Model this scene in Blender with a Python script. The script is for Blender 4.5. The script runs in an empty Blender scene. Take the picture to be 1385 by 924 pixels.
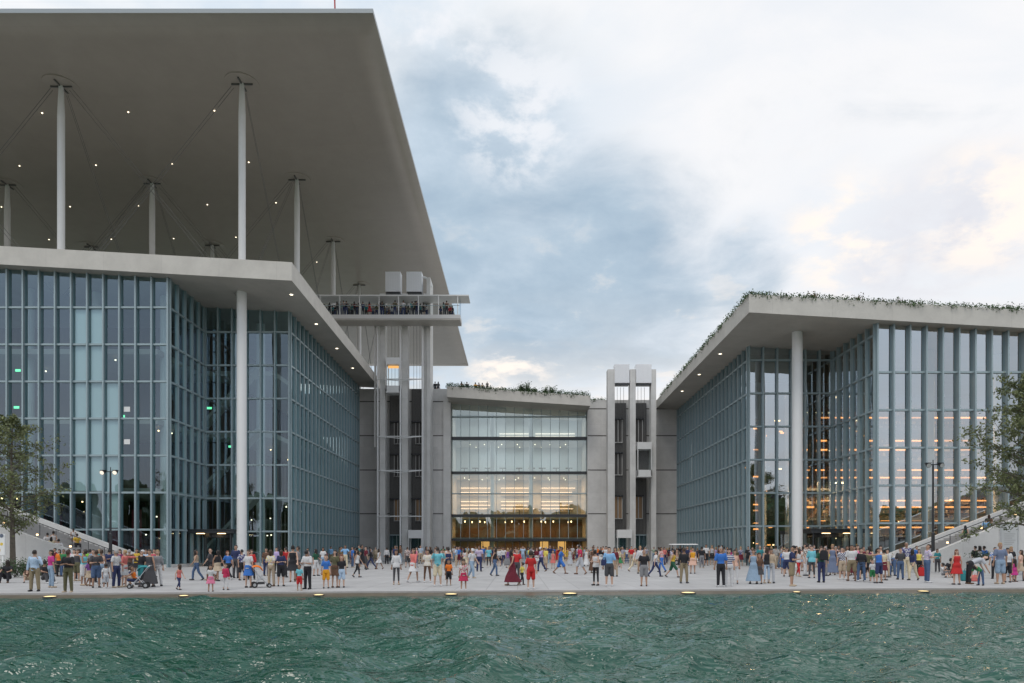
import bpy, bmesh, math, random
import numpy as np
from mathutils import Vector, Matrix, noise
R = math.radians
PI = math.pi
rnd = random.Random(7)
sc = bpy.context.scene
col = sc.collection

# ------------------------------------------------------------------ survey of the place
# camera at 1.6 m above the plaza, looking along +Y; F, CX, HY describe its lens
F, CX, HY, HC = 950.0, 700.0, 741.0, 1.6
def at(px, py, d):
    return Vector(((px - CX) * d / F, d, HC + (HY - py) * d / F))
def X(px, d): return (px - CX) * d / F
def Z(py, d): return HC + (HY - py) * d / F

# ------------------------------------------------------------------ helpers
class MB:
    """collects shapes and links them as ONE mesh object"""
    def __init__(s): s.v = []; s.f = []; s.m = []
    def add(s, vs, fs, mi=0):
        o = len(s.v); s.v += [tuple(v) for v in vs]; s.f += [tuple(i + o for i in f) for f in fs]; s.m += [mi] * len(fs)
    def box(s, x0, x1, y0, y1, z0, z1, mi=0):
        vs = [(x0,y0,z0),(x1,y0,z0),(x1,y1,z0),(x0,y1,z0),(x0,y0,z1),(x1,y0,z1),(x1,y1,z1),(x0,y1,z1)]
        s.add(vs, [(0,3,2,1),(4,5,6,7),(0,1,5,4),(1,2,6,5),(2,3,7,6),(3,0,4,7)], mi); return s
    def hexa(s, b, t, mi=0):
        """bottom four corners, top four corners (counter-clockwise from above)"""
        s.add(list(b) + list(t), [(0,3,2,1),(4,5,6,7),(0,1,5,4),(1,2,6,5),(2,3,7,6),(3,0,4,7)], mi); return s
    def tube(s, pts, rad, n=10, mi=0, cap=True):
        pts = [Vector(p) for p in pts]
        if not isinstance(rad, (list, tuple)): rad = [rad] * len(pts)
        vs = []; fs = []
        t0 = (pts[1] - pts[0]).normalized()
        a = t0.orthogonal().normalized()
        for i, p in enumerate(pts):
            t = (pts[min(i+1, len(pts)-1)] - pts[max(i-1, 0)]).normalized()
            a = (a - t * a.dot(t)).normalized(); b = t.cross(a)
            for k in range(n):
                c = 2 * PI * k / n
                vs.append(p + (a * math.cos(c) + b * math.sin(c)) * rad[i])
        for i in range(len(pts) - 1):
            for k in range(n):
                fs.append((i*n+k, i*n+(k+1) % n, (i+1)*n+(k+1) % n, (i+1)*n+k))
        if cap:
            fs.append(tuple(range(n))[::-1]); fs.append(tuple(range((len(pts)-1)*n, len(pts)*n)))
        s.add(vs, fs, mi); return s
    def quad(s, a, b, c, d, mi=0):
        s.add([a, b, c, d], [(0,1,2,3)], mi); return s
    def ring_loft(s, rings, mi=0):
        """rings: lists of equal numbers of points, capped"""
        n = len(rings[0]); vs = [p for r in rings for p in r]; fs = []
        for i in range(len(rings) - 1):
            for k in range(n):
                fs.append((i*n+k, i*n+(k+1) % n, (i+1)*n+(k+1) % n, (i+1)*n+k))
        fs.append(tuple(range(n))[::-1]); fs.append(tuple(range((len(rings)-1)*n, len(rings)*n)))
        s.add(vs, fs, mi); return s
    def capsule(s, p0, p1, r0, r1=None, n=10, flat=None, mi=0):
        """rounded tapered limb; flat = (axis vector, factor) squashes it along an axis"""
        p0, p1 = Vector(p0), Vector(p1); r1 = r0 if r1 is None else r1
        t = p1 - p0; L = t.length
        t = t / L if L > 1e-6 else Vector((0,0,1))
        a = t.orthogonal().normalized(); b = t.cross(a)
        rings = []
        prof = [(-r0*.98, r0*.2), (-r0*.8, r0*.6), (-r0*.45, r0*.9), (0, r0), (L*.5, (r0+r1)/2), (L, r1), (L+r1*.45, r1*.9), (L+r1*.8, r1*.6), (L+r1*.98, r1*.2)]
        if L < 1e-6: prof.pop(4)
        mid = (p0 + p1) / 2
        for h, r in prof:
            ring = []
            for k in range(n):
                c = 2*PI*k/n
                q = p0 + t*h + (a*math.cos(c) + b*math.sin(c))*r
                if flat:
                    ax, fc = flat; q = q - ax * ((q-mid).dot(ax) * (1-fc))
                ring.append(q)
            rings.append(ring)
        s.ring_loft(rings, mi); return s
    def mesh(s, name, mats, smooth=False):
        me = bpy.data.meshes.new(name); me.from_pydata(s.v, [], s.f)
        for m in (mats if isinstance(mats, (list, tuple)) else [mats]): me.materials.append(m)
        if any(s.m): me.polygons.foreach_set('material_index', s.m)
        if smooth: me.polygons.foreach_set('use_smooth', [True]*len(s.f))
        me.validate(); me.update(); return me
    def build(s, name, mats, parent=None, smooth=False, label=None):
        o = bpy.data.objects.new(name, s.mesh(name, mats, smooth)); col.objects.link(o)
        if parent is not None:
            o.parent = parent
            o.matrix_parent_inverse = parent_inv(parent)
        if label: o['label'] = label
        return o

def parent_inv(p):
    # parents deeper down are built in world coordinates with an identity chain below the root
    root = p
    while root.parent is not None: root = root.parent
    if root is p: return p.matrix_basis.inverted()
    return Matrix.Identity(4)

def empty(name, loc=(0,0,0), label=None, cat=None, group=None, rz=0):
    o = bpy.data.objects.new(name, None); col.objects.link(o); o.location = loc; o.rotation_euler = (0,0,rz)
    o.empty_display_size = .3
    tag(o, label, cat, group); return o
def tag(o, label=None, cat=None, group=None, kind=None):
    if label: o['label'] = label
    if cat: o['category'] = cat
    if group: o['group'] = group
    if kind: o['kind'] = kind
    return o

# ------------------------------------------------------------------ materials
def newmat(name):
    m = bpy.data.materials.new(name); m.use_nodes = True
    nt = m.node_tree; nt.nodes.clear()
    out = nt.nodes.new('ShaderNodeOutputMaterial')
    return m, nt, out
def L(nt, a, b): nt.links.new(a, b)
def principled(name, c, rough=.6, metal=0., var=.0, scale=1., bump=0., bscale=20., spec=.5, coat=0, var2=None, coords='Object', stretch=(1,1,1)):
    m, nt, out = newmat(name)
    p = nt.nodes.new('ShaderNodeBsdfPrincipled'); L(nt, p.outputs[0], out.inputs[0])
    p.inputs['Base Color'].default_value = (*c, 1); p.inputs['Roughness'].default_value = rough
    p.inputs['Metallic'].default_value = metal; p.inputs['Specular IOR Level'].default_value = spec
    if var or bump:
        tc = nt.nodes.new('ShaderNodeTexCoord'); mp = nt.nodes.new('ShaderNodeMapping'); mp.inputs['Scale'].default_value = stretch
        L(nt, tc.outputs[coords], mp.inputs[0])
    if var:
        n1 = nt.nodes.new('ShaderNodeTexNoise'); n1.inputs['Scale'].default_value = scale; n1.inputs['Detail'].default_value = 6; n1.inputs['Roughness'].default_value = .65
        L(nt, mp.outputs[0], n1.inputs['Vector'])
        r = nt.nodes.new('ShaderNodeValToRGB'); L(nt, n1.outputs['Fac'], r.inputs[0])
        e = r.color_ramp.elements
        e[0].position = .3; e[1].position = .72
        d = var2 or tuple(x*(1-var) for x in c)
        e[0].color = (*d, 1); e[1].color = (*[min(1, x*(1+var)) for x in c], 1)
        L(nt, r.outputs[0], p.inputs['Base Color'])
    if bump:
        n2 = nt.nodes.new('ShaderNodeTexNoise'); n2.inputs['Scale'].default_value = bscale; n2.inputs['Detail'].default_value = 4
        L(nt, mp.outputs[0], n2.inputs['Vector'])
        b = nt.nodes.new('ShaderNodeBump'); b.inputs['Strength'].default_value = bump; b.inputs['Distance'].default_value = .05
        L(nt, n2.outputs['Fac'], b.inputs['Height']); L(nt, b.outputs[0], p.inputs['Normal'])
    return m
def emission(name, c, s):
    m, nt, out = newmat(name); e = nt.nodes.new('ShaderNodeEmission')
    e.inputs[0].default_value = (*c, 1); e.inputs[1].default_value = s; L(nt, e.outputs[0], out.inputs[0]); return m
def glassmat(name, tint, refl, base=.2, bump=0.012, ior=1.5):
    """coated architectural glass: tinted see-through sheet with a mirror coat, each pane a little out of true"""
    m, nt, out = newmat(name)
    t = nt.nodes.new('ShaderNodeBsdfTransparent'); t.inputs[0].default_value = (*tint, 1)
    g = nt.nodes.new('ShaderNodeBsdfGlossy'); g.inputs['Color'].default_value = (*refl, 1); g.inputs['Roughness'].default_value = .0
    fr = nt.nodes.new('ShaderNodeLayerWeight')
    pw = nt.nodes.new('ShaderNodeMath'); pw.operation = 'POWER'; pw.inputs[1].default_value = 4.2; L(nt, fr.outputs['Facing'], pw.inputs[0])
    ma = nt.nodes.new('ShaderNodeMath'); ma.operation = 'MULTIPLY_ADD'; ma.inputs[1].default_value = 1-base
    oi = nt.nodes.new('ShaderNodeObjectInfo'); mr = nt.nodes.new('ShaderNodeMapRange'); L(nt, oi.outputs['Random'], mr.inputs[0]); mr.inputs[3].default_value = base*.78; mr.inputs[4].default_value = base*1.2
    L(nt, pw.outputs[0], ma.inputs[0]); L(nt, mr.outputs[0], ma.inputs[2]); ma.use_clamp = True
    mx = nt.nodes.new('ShaderNodeMixShader'); L(nt, ma.outputs[0], mx.inputs[0]); L(nt, t.outputs[0], mx.inputs[1]); L(nt, g.outputs[0], mx.inputs[2])
    L(nt, mx.outputs[0], out.inputs[0])
    if bump:
        tc = nt.nodes.new('ShaderNodeTexCoord'); n = nt.nodes.new('ShaderNodeTexNoise'); n.inputs['Scale'].default_value = .55; n.inputs['Detail'].default_value = 1
        va = nt.nodes.new('ShaderNodeVectorMath'); va.operation = 'MULTIPLY_ADD'; va.inputs[1].default_value = (1,1,.35); L(nt, tc.outputs['Object'], va.inputs[0])
        sc9 = nt.nodes.new('ShaderNodeVectorMath'); sc9.operation = 'SCALE'; sc9.inputs[0].default_value = (40,17,29); L(nt, oi.outputs['Random'], sc9.inputs['Scale']); L(nt, sc9.outputs[0], va.inputs[2])
        L(nt, va.outputs[0], n.inputs['Vector'])
        b = nt.nodes.new('ShaderNodeBump'); b.inputs['Strength'].default_value = 1; b.inputs['Distance'].default_value = bump*1.5
        L(nt, n.outputs['Fac'], b.inputs['Height']); L(nt, b.outputs[0], g.inputs['Normal'])
    return m
def panelled(name, c, w, h, var=.05, joint=.02, dark=.6, rough=.7, bump=.1, axis='xz', mottle=(.86,1.1)):
    """stone or concrete facing with fine joints"""
    m, nt, out = newmat(name)
    p = nt.nodes.new('ShaderNodeBsdfPrincipled'); L(nt, p.outputs[0], out.inputs[0]); p.inputs['Roughness'].default_value = rough
    tc = nt.nodes.new('ShaderNodeTexCoord'); sx = nt.nodes.new('ShaderNodeSeparateXYZ'); cb = nt.nodes.new('ShaderNodeCombineXYZ')
    L(nt, tc.outputs['Object'], sx.inputs[0])
    if axis == 'xz':
        ad = nt.nodes.new('ShaderNodeMath'); ad.operation = 'ADD'; L(nt, sx.outputs[0], ad.inputs[0]); L(nt, sx.outputs[1], ad.inputs[1])
        L(nt, ad.outputs[0], cb.inputs[0]); L(nt, sx.outputs[2], cb.inputs[1])
    else:
        L(nt, sx.outputs[0], cb.inputs[0]); L(nt, sx.outputs[1], cb.inputs[1])
    br = nt.nodes.new('ShaderNodeTexBrick'); br.offset = 0.0; br.squash = 1
    br.inputs['Scale'].default_value = 1; br.inputs['Brick Width'].default_value = w; br.inputs['Row Height'].default_value = h
    br.inputs['Mortar Size'].default_value = joint; br.inputs['Mortar Smooth'].default_value = .2
    br.inputs['Color1'].default_value = (*[x*(1-var) for x in c], 1); br.inputs['Color2'].default_value = (*[x*(1+var) for x in c], 1)
    br.inputs['Mortar'].default_value = (*[x*dark for x in c], 1)
    L(nt, cb.outputs[0], br.inputs['Vector'])
    n = nt.nodes.new('ShaderNodeTexNoise'); n.inputs['Scale'].default_value = .5; n.inputs['Detail'].default_value = 8; n.inputs['Roughness'].default_value = .7
    L(nt, tc.outputs['Object'], n.inputs['Vector'])
    r = nt.nodes.new('ShaderNodeMapRange'); r.inputs[1].default_value = .3; r.inputs[2].default_value = .7; r.inputs[3].default_value = mottle[0]; r.inputs[4].default_value = mottle[1]
    L(nt, n.outputs['Fac'], r.inputs[0])
    mx = nt.nodes.new('ShaderNodeMix'); mx.data_type = 'RGBA'; mx.blend_type = 'MULTIPLY'; mx.inputs[0].default_value = 1
    L(nt, br.outputs['Color'], mx.inputs[6]); L(nt, r.outputs[0], mx.inputs[7]); L(nt, mx.outputs[2], p.inputs['Base Color'])
    n2 = nt.nodes.new('ShaderNodeTexNoise'); n2.inputs['Scale'].default_value = 9; L(nt, tc.outputs['Object'], n2.inputs['Vector'])
    b = nt.nodes.new('ShaderNodeBump'); b.inputs['Strength'].default_value = bump; b.inputs['Distance'].default_value = .04
    L(nt, n2.outputs['Fac'], b.inputs['Height']); L(nt, b.outputs[0], p.inputs['Normal'])
    return m

M = {}
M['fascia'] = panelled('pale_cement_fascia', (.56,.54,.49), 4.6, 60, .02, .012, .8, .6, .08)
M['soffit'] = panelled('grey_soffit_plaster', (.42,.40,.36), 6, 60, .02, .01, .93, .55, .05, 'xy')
M['stone'] = panelled('grey_wall_stone', (.60,.595,.575), 1.9, 2.9, .04, .014, .84, .75, .15)
M['stone_pale'] = panelled('pale_wall_concrete', (.60,.60,.58), 2.4, 4.0, .03, .012, .8, .7, .1)
M['canopy'] = panelled('canopy_ferrocement', (.42,.375,.33), 7.6, 7.6, .02, .012, .94, .26, .02, 'xy', (.95,1.03))
M['canopy_edge'] = principled('canopy_rim', (.36,.40,.42), .4)
M['steel'] = principled('blue_grey_steel', (.325,.415,.44), .38, .1, .05, .4)
M['white'] = principled('white_paint', (.72,.73,.72), .4, 0, .03, 2)
M['post_white'] = principled('white_column_paint', (.74,.75,.74), .4, 0, .025, .6)
M['darksteel'] = principled('dark_steel', (.05,.055,.06), .4, .4)
M['cable'] = principled('dark_cable', (.13,.13,.125), .5, .2)
M['louvre'] = principled('dark_louvre', (.14,.14,.135), .5, .2, .15, 5)
M['plaza'] = panelled('plaza_paving', (.43,.425,.42), 1.2, 2.4, .05, .022, .74, .7, .06, 'xy', (.82,1.08))
M['step'] = principled('step_stone', (.42,.41,.40), .7, 0, .08, 2, .15, 18)
M['wet'] = principled('wet_ledge', (.115,.095,.065), .4, 0, .3, 2.5, .2, 12)
M['blind'] = principled('white_roller_blind', (.80,.83,.84), .7)
M['glass_l'] = glassmat('left_glass', (.70,.84,.84), (.58,.76,.92), .19)
M['glass_r'] = glassmat('right_glass', (.70,.76,.74), (.80,.93,1.0), .46)
M['glass_c'] = glassmat('middle_glass', (.80,.90,.88), (.76,.93,.96), .34)
M['glass_clear'] = glassmat('clear_glass', (.88,.92,.92), (.6,.65,.7), .02, 0)
M['wood'] = principled('dark_red_wood', (.16,.085,.05), .5, 0, .3, .8, stretch=(3,3,.4))
M['interior'] = principled('interior_plaster', (.45,.42,.38), .8, 0, .08, .6)
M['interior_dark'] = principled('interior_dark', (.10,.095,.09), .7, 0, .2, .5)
M['shelf'] = principled('bookshelf_brown', (.13,.07,.035), .6, 0, .5, 6, stretch=(6,6,1))
M['warm'] = emission('warm_strip', (1,.38,.10), 3.2)
M['warm_soft'] = emission('warm_lamp', (1,.66,.32), 6)
M['spot'] = emission('downlight_glow', (1,.86,.62), 3.5)
M['green_sign'] = emission('green_exit_light', (.2,1,.5), 1.6)
M['pool'] = emission('pool_lamp', (1,.78,.40), 1.7)
M['bark'] = principled('tree_bark', (.14,.12,.095), .9, 0, .3, 6, .6, 20)
M['leaf'] = principled('tree_leaf', (.16,.18,.07), .6, 0, .4, 1.5, var2=(.06,.08,.03))
M['leaf_dark'] = principled('shrub_leaf', (.05,.095,.035), .6, 0, .5, 2)
M['leaf_olive'] = principled('roof_plant_leaf', (.065,.11,.04), .7, 0, .5, 3)
M['rust_leaf'] = principled('dry_grass', (.17,.11,.05), .8, 0, .4, 3)
M['earth'] = principled('soil', (.09,.07,.05), .9, 0, .3, 1)
M['black'] = principled('black_plastic', (.02,.02,.022), .5)
M['rubber'] = principled('rubber', (.025,.025,.025), .8)
M['red'] = principled('red_paint', (.45,.03,.03), .5)
M['poster'] = principled('poster_paper', (.78,.79,.77), .6)
M['yellow'] = principled('poster_yellow', (.75,.55,.08), .6)
M['ink'] = principled('poster_ink', (.12,.15,.2), .6)
# ------------------------------------------------------------------ world, sun, camera
def make_world():
    w = bpy.data.worlds.new("World"); sc.world = w; w.use_nodes = True
    nt = w.node_tree; nt.nodes.clear()
    N = nt.nodes.new
    out = N('ShaderNodeOutputWorld')
    tc = N('ShaderNodeTexCoord')
    nrm = N('ShaderNodeVectorMath'); nrm.operation = 'NORMALIZE'; L(nt, tc.outputs['Generated'], nrm.inputs[0])
    d = nrm.outputs[0]
    sx = N('ShaderNodeSeparateXYZ'); L(nt, d, sx.inputs[0])
    def math_(op, a, b=None, c=None, clamp=False):
        n = N('ShaderNodeMath'); n.operation = op; n.use_clamp = clamp
        for i, v in enumerate((a, b, c)):
            if v is None: continue
            if isinstance(v, (int, float)): n.inputs[i].default_value = v
            else: L(nt, v, n.inputs[i])
        return n.outputs[0]
    def mix(f, a, b):
        n = N('ShaderNodeMix'); n.data_type = 'RGBA'
        if isinstance(f, (int, float)): n.inputs[0].default_value = f
        else: L(nt, f, n.inputs[0])
        for i, v in ((6, a), (7, b)):
            if isinstance(v, tuple): n.inputs[i].default_value = (*v, 1)
            else: L(nt, v, n.inputs[i])
        return n.outputs[2]
    def smooth(v, a, b):
        n = N('ShaderNodeMapRange'); n.interpolation_type = 'SMOOTHSTEP'; L(nt, v, n.inputs[0])
        n.inputs[1].default_value = a; n.inputs[2].default_value = b; return n.outputs[0]
    # cloud deck coordinates: the sky direction met with a high flat layer
    den = math_('ADD', math_('ABSOLUTE', sx.outputs[2]), .22)
    cb = N('ShaderNodeCombineXYZ')
    L(nt, math_('DIVIDE', sx.outputs[0], den), cb.inputs[0]); L(nt, math_('DIVIDE', sx.outputs[1], den), cb.inputs[1])
    def noise_(scale, det=8, rough=.58, off=(0,0,0), dist=0, stretch=(1,1,1)):
        mp = N('ShaderNodeMapping'); mp.inputs['Location'].default_value = off; mp.inputs['Scale'].default_value = stretch; L(nt, cb.outputs[0], mp.inputs[0])
        n = N('ShaderNodeTexNoise'); n.inputs['Scale'].default_value = scale; n.inputs['Detail'].default_value = det; n.inputs['Roughness'].default_value = rough
        n.inputs['Distortion'].default_value = dist; L(nt, mp.outputs[0], n.inputs['Vector']); return n.outputs['Fac']
    big = noise_(1.3, 9, .55, (3.1, 1.7, 0), .3, (1,.8,1))
    fine = noise_(3.4, 10, .6, (7.3, 2.2, 0), .4, (.8,1,1))
    puff = noise_(6.5, 8, .6, (1.3, 9.2, 0), .2)
    # places where the grey-blue bank lies
    def blob(px, py, r0, r1):
        v = Vector(((px-CX)/F, 1, (HY-py)/F)).normalized()
        n = N('ShaderNodeVectorMath'); n.operation = 'DOT_PRODUCT'; L(nt, d, n.inputs[0]); n.inputs[1].default_value = v
        return smooth(n.outputs['Value'], math.cos(R(r0)), math.cos(R(r1)))
    bank = None
    for px, py, r0, r1, wgt in ((660,270,13,2,.9), (760,360,13,2,.95), (860,330,8,1,.6), (870,420,9,1,.75), (600,400,12,2,.7), (740,200,10,1,.5), (1000,370,5,1,.6), (560,150,9,2,.35), (700,470,9,1,.3), (640,120,8,1,.25)):
        b = math_('MULTIPLY', blob(px, py, r0, r1), wgt)
        bank = b if bank is None else math_('MAXIMUM', bank, b)
    dist = math_('MULTIPLY_ADD', fine, 1.7, -.85)
    dist2 = math_('MULTIPLY_ADD', big, 1.1, -.55)
    bk = smooth(math_('ADD', math_('ADD', bank, dist), dist2), .12, .95)
    # bright cover elsewhere with soft variation
    cover = mix(smooth(fine, .34, .66), (.68,.77,.86), (.92,.93,.94))
    blue = math_('MULTIPLY', smooth(big, .52, .72), .5)
    cover = mix(blue, cover, (.50,.65,.82))
    side = smooth(math_('ADD', sx.outputs[0], math_('MULTIPLY', big, .25)), .0, .35)
    cover = mix(math_('MULTIPLY', side, .65), cover, (.93,.92,.93))
    dark = mix(smooth(puff, .25, .75), (.33,.45,.57), (.44,.56,.67))
    c = mix(math_('MULTIPLY', bk, .92), cover, dark)
    # low pink and cream near the horizon
    low = smooth(sx.outputs[2], .38, .06)
    pinkf = math_('MULTIPLY', low, smooth(fine, .35, .62))
    c = mix(math_('MULTIPLY', pinkf, .75), c, (1.0,.90,.80))
    wisps = math_('MULTIPLY', smooth(puff, .56, .68), math_('MULTIPLY', smooth(sx.outputs[2], .55, .12), .5))
    c = mix(wisps, c, (1.0,.89,.79))
    # grey-lilac shelf with a cream rim low on the right, cream break low in the middle
    sh = math_('MULTIPLY', blob(1290, 372, 9, 1), smooth(math_('ADD', fine, big), .75, 1.15))
    c = mix(math_('MULTIPLY', sh, .8), c, (.68,.69,.76))
    rim = math_('MULTIPLY', math_('MAXIMUM', blob(1140, 322, 5, .5), math_('MAXIMUM', blob(1330, 285, 5, .5), blob(690, 508, 4, .3))), smooth(puff, .42, .62))
    c = mix(rim, c, (1.05,.95,.86))
    puffs = math_('MULTIPLY', math_('MAXIMUM', blob(590, 40, 5, .5), blob(700, 150, 6, .5)), smooth(puff, .45, .6))
    c = mix(math_('MULTIPLY', puffs, .8), c, (.90,.91,.94))
    # the sky behind the viewer: plain pale dusk overcast, brighter overhead
    back = smooth(sx.outputs[1], .25, -.25)
    bc = mix(smooth(sx.outputs[2], .0, .5), (.84,.73,.70), (.66,.78,.94))
    bc = mix(math_('MULTIPLY', smooth(fine, .35, .65), .5), bc, (.82,.84,.92))
    c = mix(math_('MULTIPLY', back, .9), c, bc)
    gnd = smooth(sx.outputs[2], .0, -.02)
    c = mix(gnd, c, (.12,.13,.12))
    sky = N('ShaderNodeTexSky'); sky.sky_type = 'NISHITA'; sky.sun_disc = False
    sky.sun_elevation = SUN_EL; sky.sun_rotation = SUN_ROT; sky.air_density = 1; sky.dust_density = 2
    b1 = N('ShaderNodeBackground'); L(nt, c, b1.inputs[0]); b1.inputs[1].default_value = .97
    b2 = N('ShaderNodeBackground'); L(nt, sky.outputs[0], b2.inputs[0]); b2.inputs[1].default_value = .006
    ad = N('ShaderNodeAddShader'); L(nt, b1.outputs[0], ad.inputs[0]); L(nt, b2.outputs[0], ad.inputs[1]); L(nt, ad.outputs[0], out.inputs[0])

SUN_EL = R(60); sun_az = R(200)          # azimuth clockwise from +Y: high behind the viewer, veiled by cloud
SUN_ROT = sun_az
make_world()
sd = bpy.data.lights.new('sun', 'SUN'); sd.energy = 1.25; sd.angle = R(25); sd.color = (1, .93, .85)
so = bpy.data.objects.new('sun', sd); col.objects.link(so)
sv = Vector((math.sin(sun_az)*math.cos(SUN_EL), math.cos(sun_az)*math.cos(SUN_EL), math.sin(SUN_EL)))
so.rotation_euler = (-sv).to_track_quat('-Z', 'Y').to_euler(); so.location = (0, -20, 60)

cam = bpy.data.cameras.new('camera'); co = bpy.data.objects.new('camera', cam); col.objects.link(co)
co.location = (0, 0, HC); co.rotation_euler = (R(90), 0, 0)
cam.sensor_fit = 'HORIZONTAL'; cam.sensor_width = 36; cam.lens = F/1385*36
cam.shift_x = -(CX-692.5)/1385; cam.shift_y = (HY-462)/1385
cam.clip_start = .1; cam.clip_end = 3000
sc.camera = co
sc.view_settings.view_transform = 'Standard'; sc.view_settings.look = 'None'; sc.view_settings.exposure = .08; sc.view_settings.gamma = 1
cy = sc.cycles
cy.max_bounces = 7; cy.diffuse_bounces = 3; cy.glossy_bounces = 4; cy.transparent_max_bounces = 24; cy.transmission_bounces = 4
cy.caustics_reflective = False; cy.caustics_refractive = False; cy.sample_clamp_indirect = 4
cy.use_denoising = True
try: cy.denoiser = 'OPENIMAGEDENOISE'
except Exception: pass

# ------------------------------------------------------------------ ground and water
def quay(x):             # depth of the plaza edge at X
    return 26.3 + (x - 1.0) * .094
x0, x1 = -500, 500
mb = MB()
q0, q1 = quay(-60), quay(60)
mb.add([(-60,q0,0),(60,q1,0),(60,700,0),(-60,700,0),(-700,q0,0),(-700,700,0),(700,q1,0),(700,700,0)],
       [(0,1,2,3),(4,0,3,5),(1,6,7,2)])
tag(mb.build('plaza_ground', M['plaza']), kind='structure')
mb = MB()      # coping stone of the basin, a hair above the paving, and its wet sloping ledge
mb.hexa([(-60,q0-.02,-.10),(60,q1-.02,-.10),(60,q1+.45,-.10),(-60,q0+.45,-.10)], [(-60,q0-.02,.012),(60,q1-.02,.012),(60,q1+.45,.012),(-60,q0+.45,.012)])
tag(mb.build('basin_kerb', M['step']), kind='structure')
mb = MB()
mb.quad((-60,q0-1.5,-.26),(60,q1-1.5,-.26),(60,q1-.02,-.05),(-60,q0-.02,-.05))
tag(mb.build('basin_ledge', M['wet']), kind='structure')
mb = MB(); mb.box(-700,700,-700,-14,-.3,.25)
grass = principled('far_lawn', (.06,.09,.03), .9, 0, .3, .3)
tag(mb.build('far_bank_ground', grass), kind='structure')

def water_mat():
    m, nt, out = newmat('canal_water')
    p = nt.nodes.new('ShaderNodeBsdfPrincipled'); L(nt, p.outputs[0], out.inputs[0])
    p.inputs['Roughness'].default_value = .02; p.inputs['IOR'].default_value = 1.55
    p.inputs['Base Color'].default_value = (.018,.100,.068,1)
    tc = nt.nodes.new('ShaderNodeTexCoord')
    n0 = nt.nodes.new('ShaderNodeTexNoise'); n0.inputs['Scale'].default_value = .45; n0.inputs['Detail'].default_value = 9; n0.inputs['Roughness'].default_value = .72; n0.inputs['Distortion'].default_value = .8; L(nt, tc.outputs['Object'], n0.inputs['Vector'])
    r = nt.nodes.new('ShaderNodeValToRGB'); L(nt, n0.outputs['Fac'], r.inputs[0])
    r.color_ramp.elements[0].position = .35; r.color_ramp.elements[0].color = (.004,.052,.030,1)
    r.color_ramp.elements[1].position = .7; r.color_ramp.elements[1].color = (.018,.100,.068,1)
    L(nt, r.outputs[0], p.inputs['Base Color'])
    prev = None
    for sc_, st, dist, rot, dd in ((2.4,(1,1.9,1),.14,18,1.0), (5.5,(1,1.9,1),.042,-20,.8), (13,(1,1.6,1),.007,10,.4)):
        mp = nt.nodes.new('ShaderNodeMapping'); mp.inputs['Scale'].default_value = st; mp.inputs['Rotation'].default_value = (0,0,R(rot)); L(nt, tc.outputs['Object'], mp.inputs[0])
        n = nt.nodes.new('ShaderNodeTexNoise'); n.inputs['Scale'].default_value = sc_; n.inputs['Detail'].default_value = 1.5; n.inputs['Roughness'].default_value = .5; n.inputs['Distortion'].default_value = dd
        L(nt, mp.outputs[0], n.inputs['Vector'])
        b = nt.nodes.new('ShaderNodeBump'); b.inputs['Strength'].default_value = 1; b.inputs['Distance'].default_value = dist
        L(nt, n.outputs['Fac'], b.inputs['Height'])
        if prev: L(nt, prev, b.inputs['Normal'])
        prev = b.outputs[0]
    L(nt, prev, p.inputs['Normal'])
    return m
def water():
    nx, ny = 560, 380
    xs = np.linspace(-34, 34, nx); ys = np.linspace(5.5, 30.5, ny)
    xx, yy = np.meshgrid(xs, ys)
    z = np.zeros_like(xx); rs = np.random.RandomState(3)
    for k in range(70):
        lam = math.exp(rs.uniform(math.log(.35), math.log(3.4))); a = R(rs.normal(-75, 38)); ph = rs.uniform(0, 6.28)
        kx, ky = math.cos(a)*6.283/lam, math.sin(a)*6.283/lam
        wob = .9*np.sin(xx*rs.uniform(.1,.5)+yy*rs.uniform(.1,.6)+rs.uniform(0,6))
        s = np.sin(kx*xx + ky*yy + ph + wob)
        z += .0120*lam**.95*(np.exp(1.0*s)-1.27)*(.6+.4*np.sin(xx*.21+yy*.33+ph))
    z -= z.mean()
    edge = np.clip((26.3+(xx-1)*.094 - .9 - yy)/3.0, .06, 1); z *= edge
    z += -.135
    vs = np.stack([xx, yy, z], -1).reshape(-1, 3)
    i = np.arange((ny-1)*(nx-1)); r_, c_ = i//(nx-1), i % (nx-1); a = r_*nx+c_
    fs = np.stack([a, a+1, a+1+nx, a+nx], -1)
    me = bpy.data.meshes.new('water'); me.from_pydata(vs.tolist(), [], fs.tolist()); me.polygons.foreach_set('use_smooth', [True]*len(fs))
    me.materials.append(water_mat()); me.update()
    o = bpy.data.objects.new('water', me); col.objects.link(o); tag(o, kind='structure')
    mb = MB()
    wz = -.15
    mb.quad((-700,-14,wz),(700,-14,wz),(700,5.5,wz),(-700,5.5,wz)); mb.quad((-700,5.5,wz),(-34,5.5,wz),(-34,60,wz),(-700,60,wz)); mb.quad((34,5.5,wz),(700,5.5,wz),(700,60,wz),(34,60,wz))
    o2 = mb.build('canal_water', me.materials[0]); tag(o2, kind='structure')
water()

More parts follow.
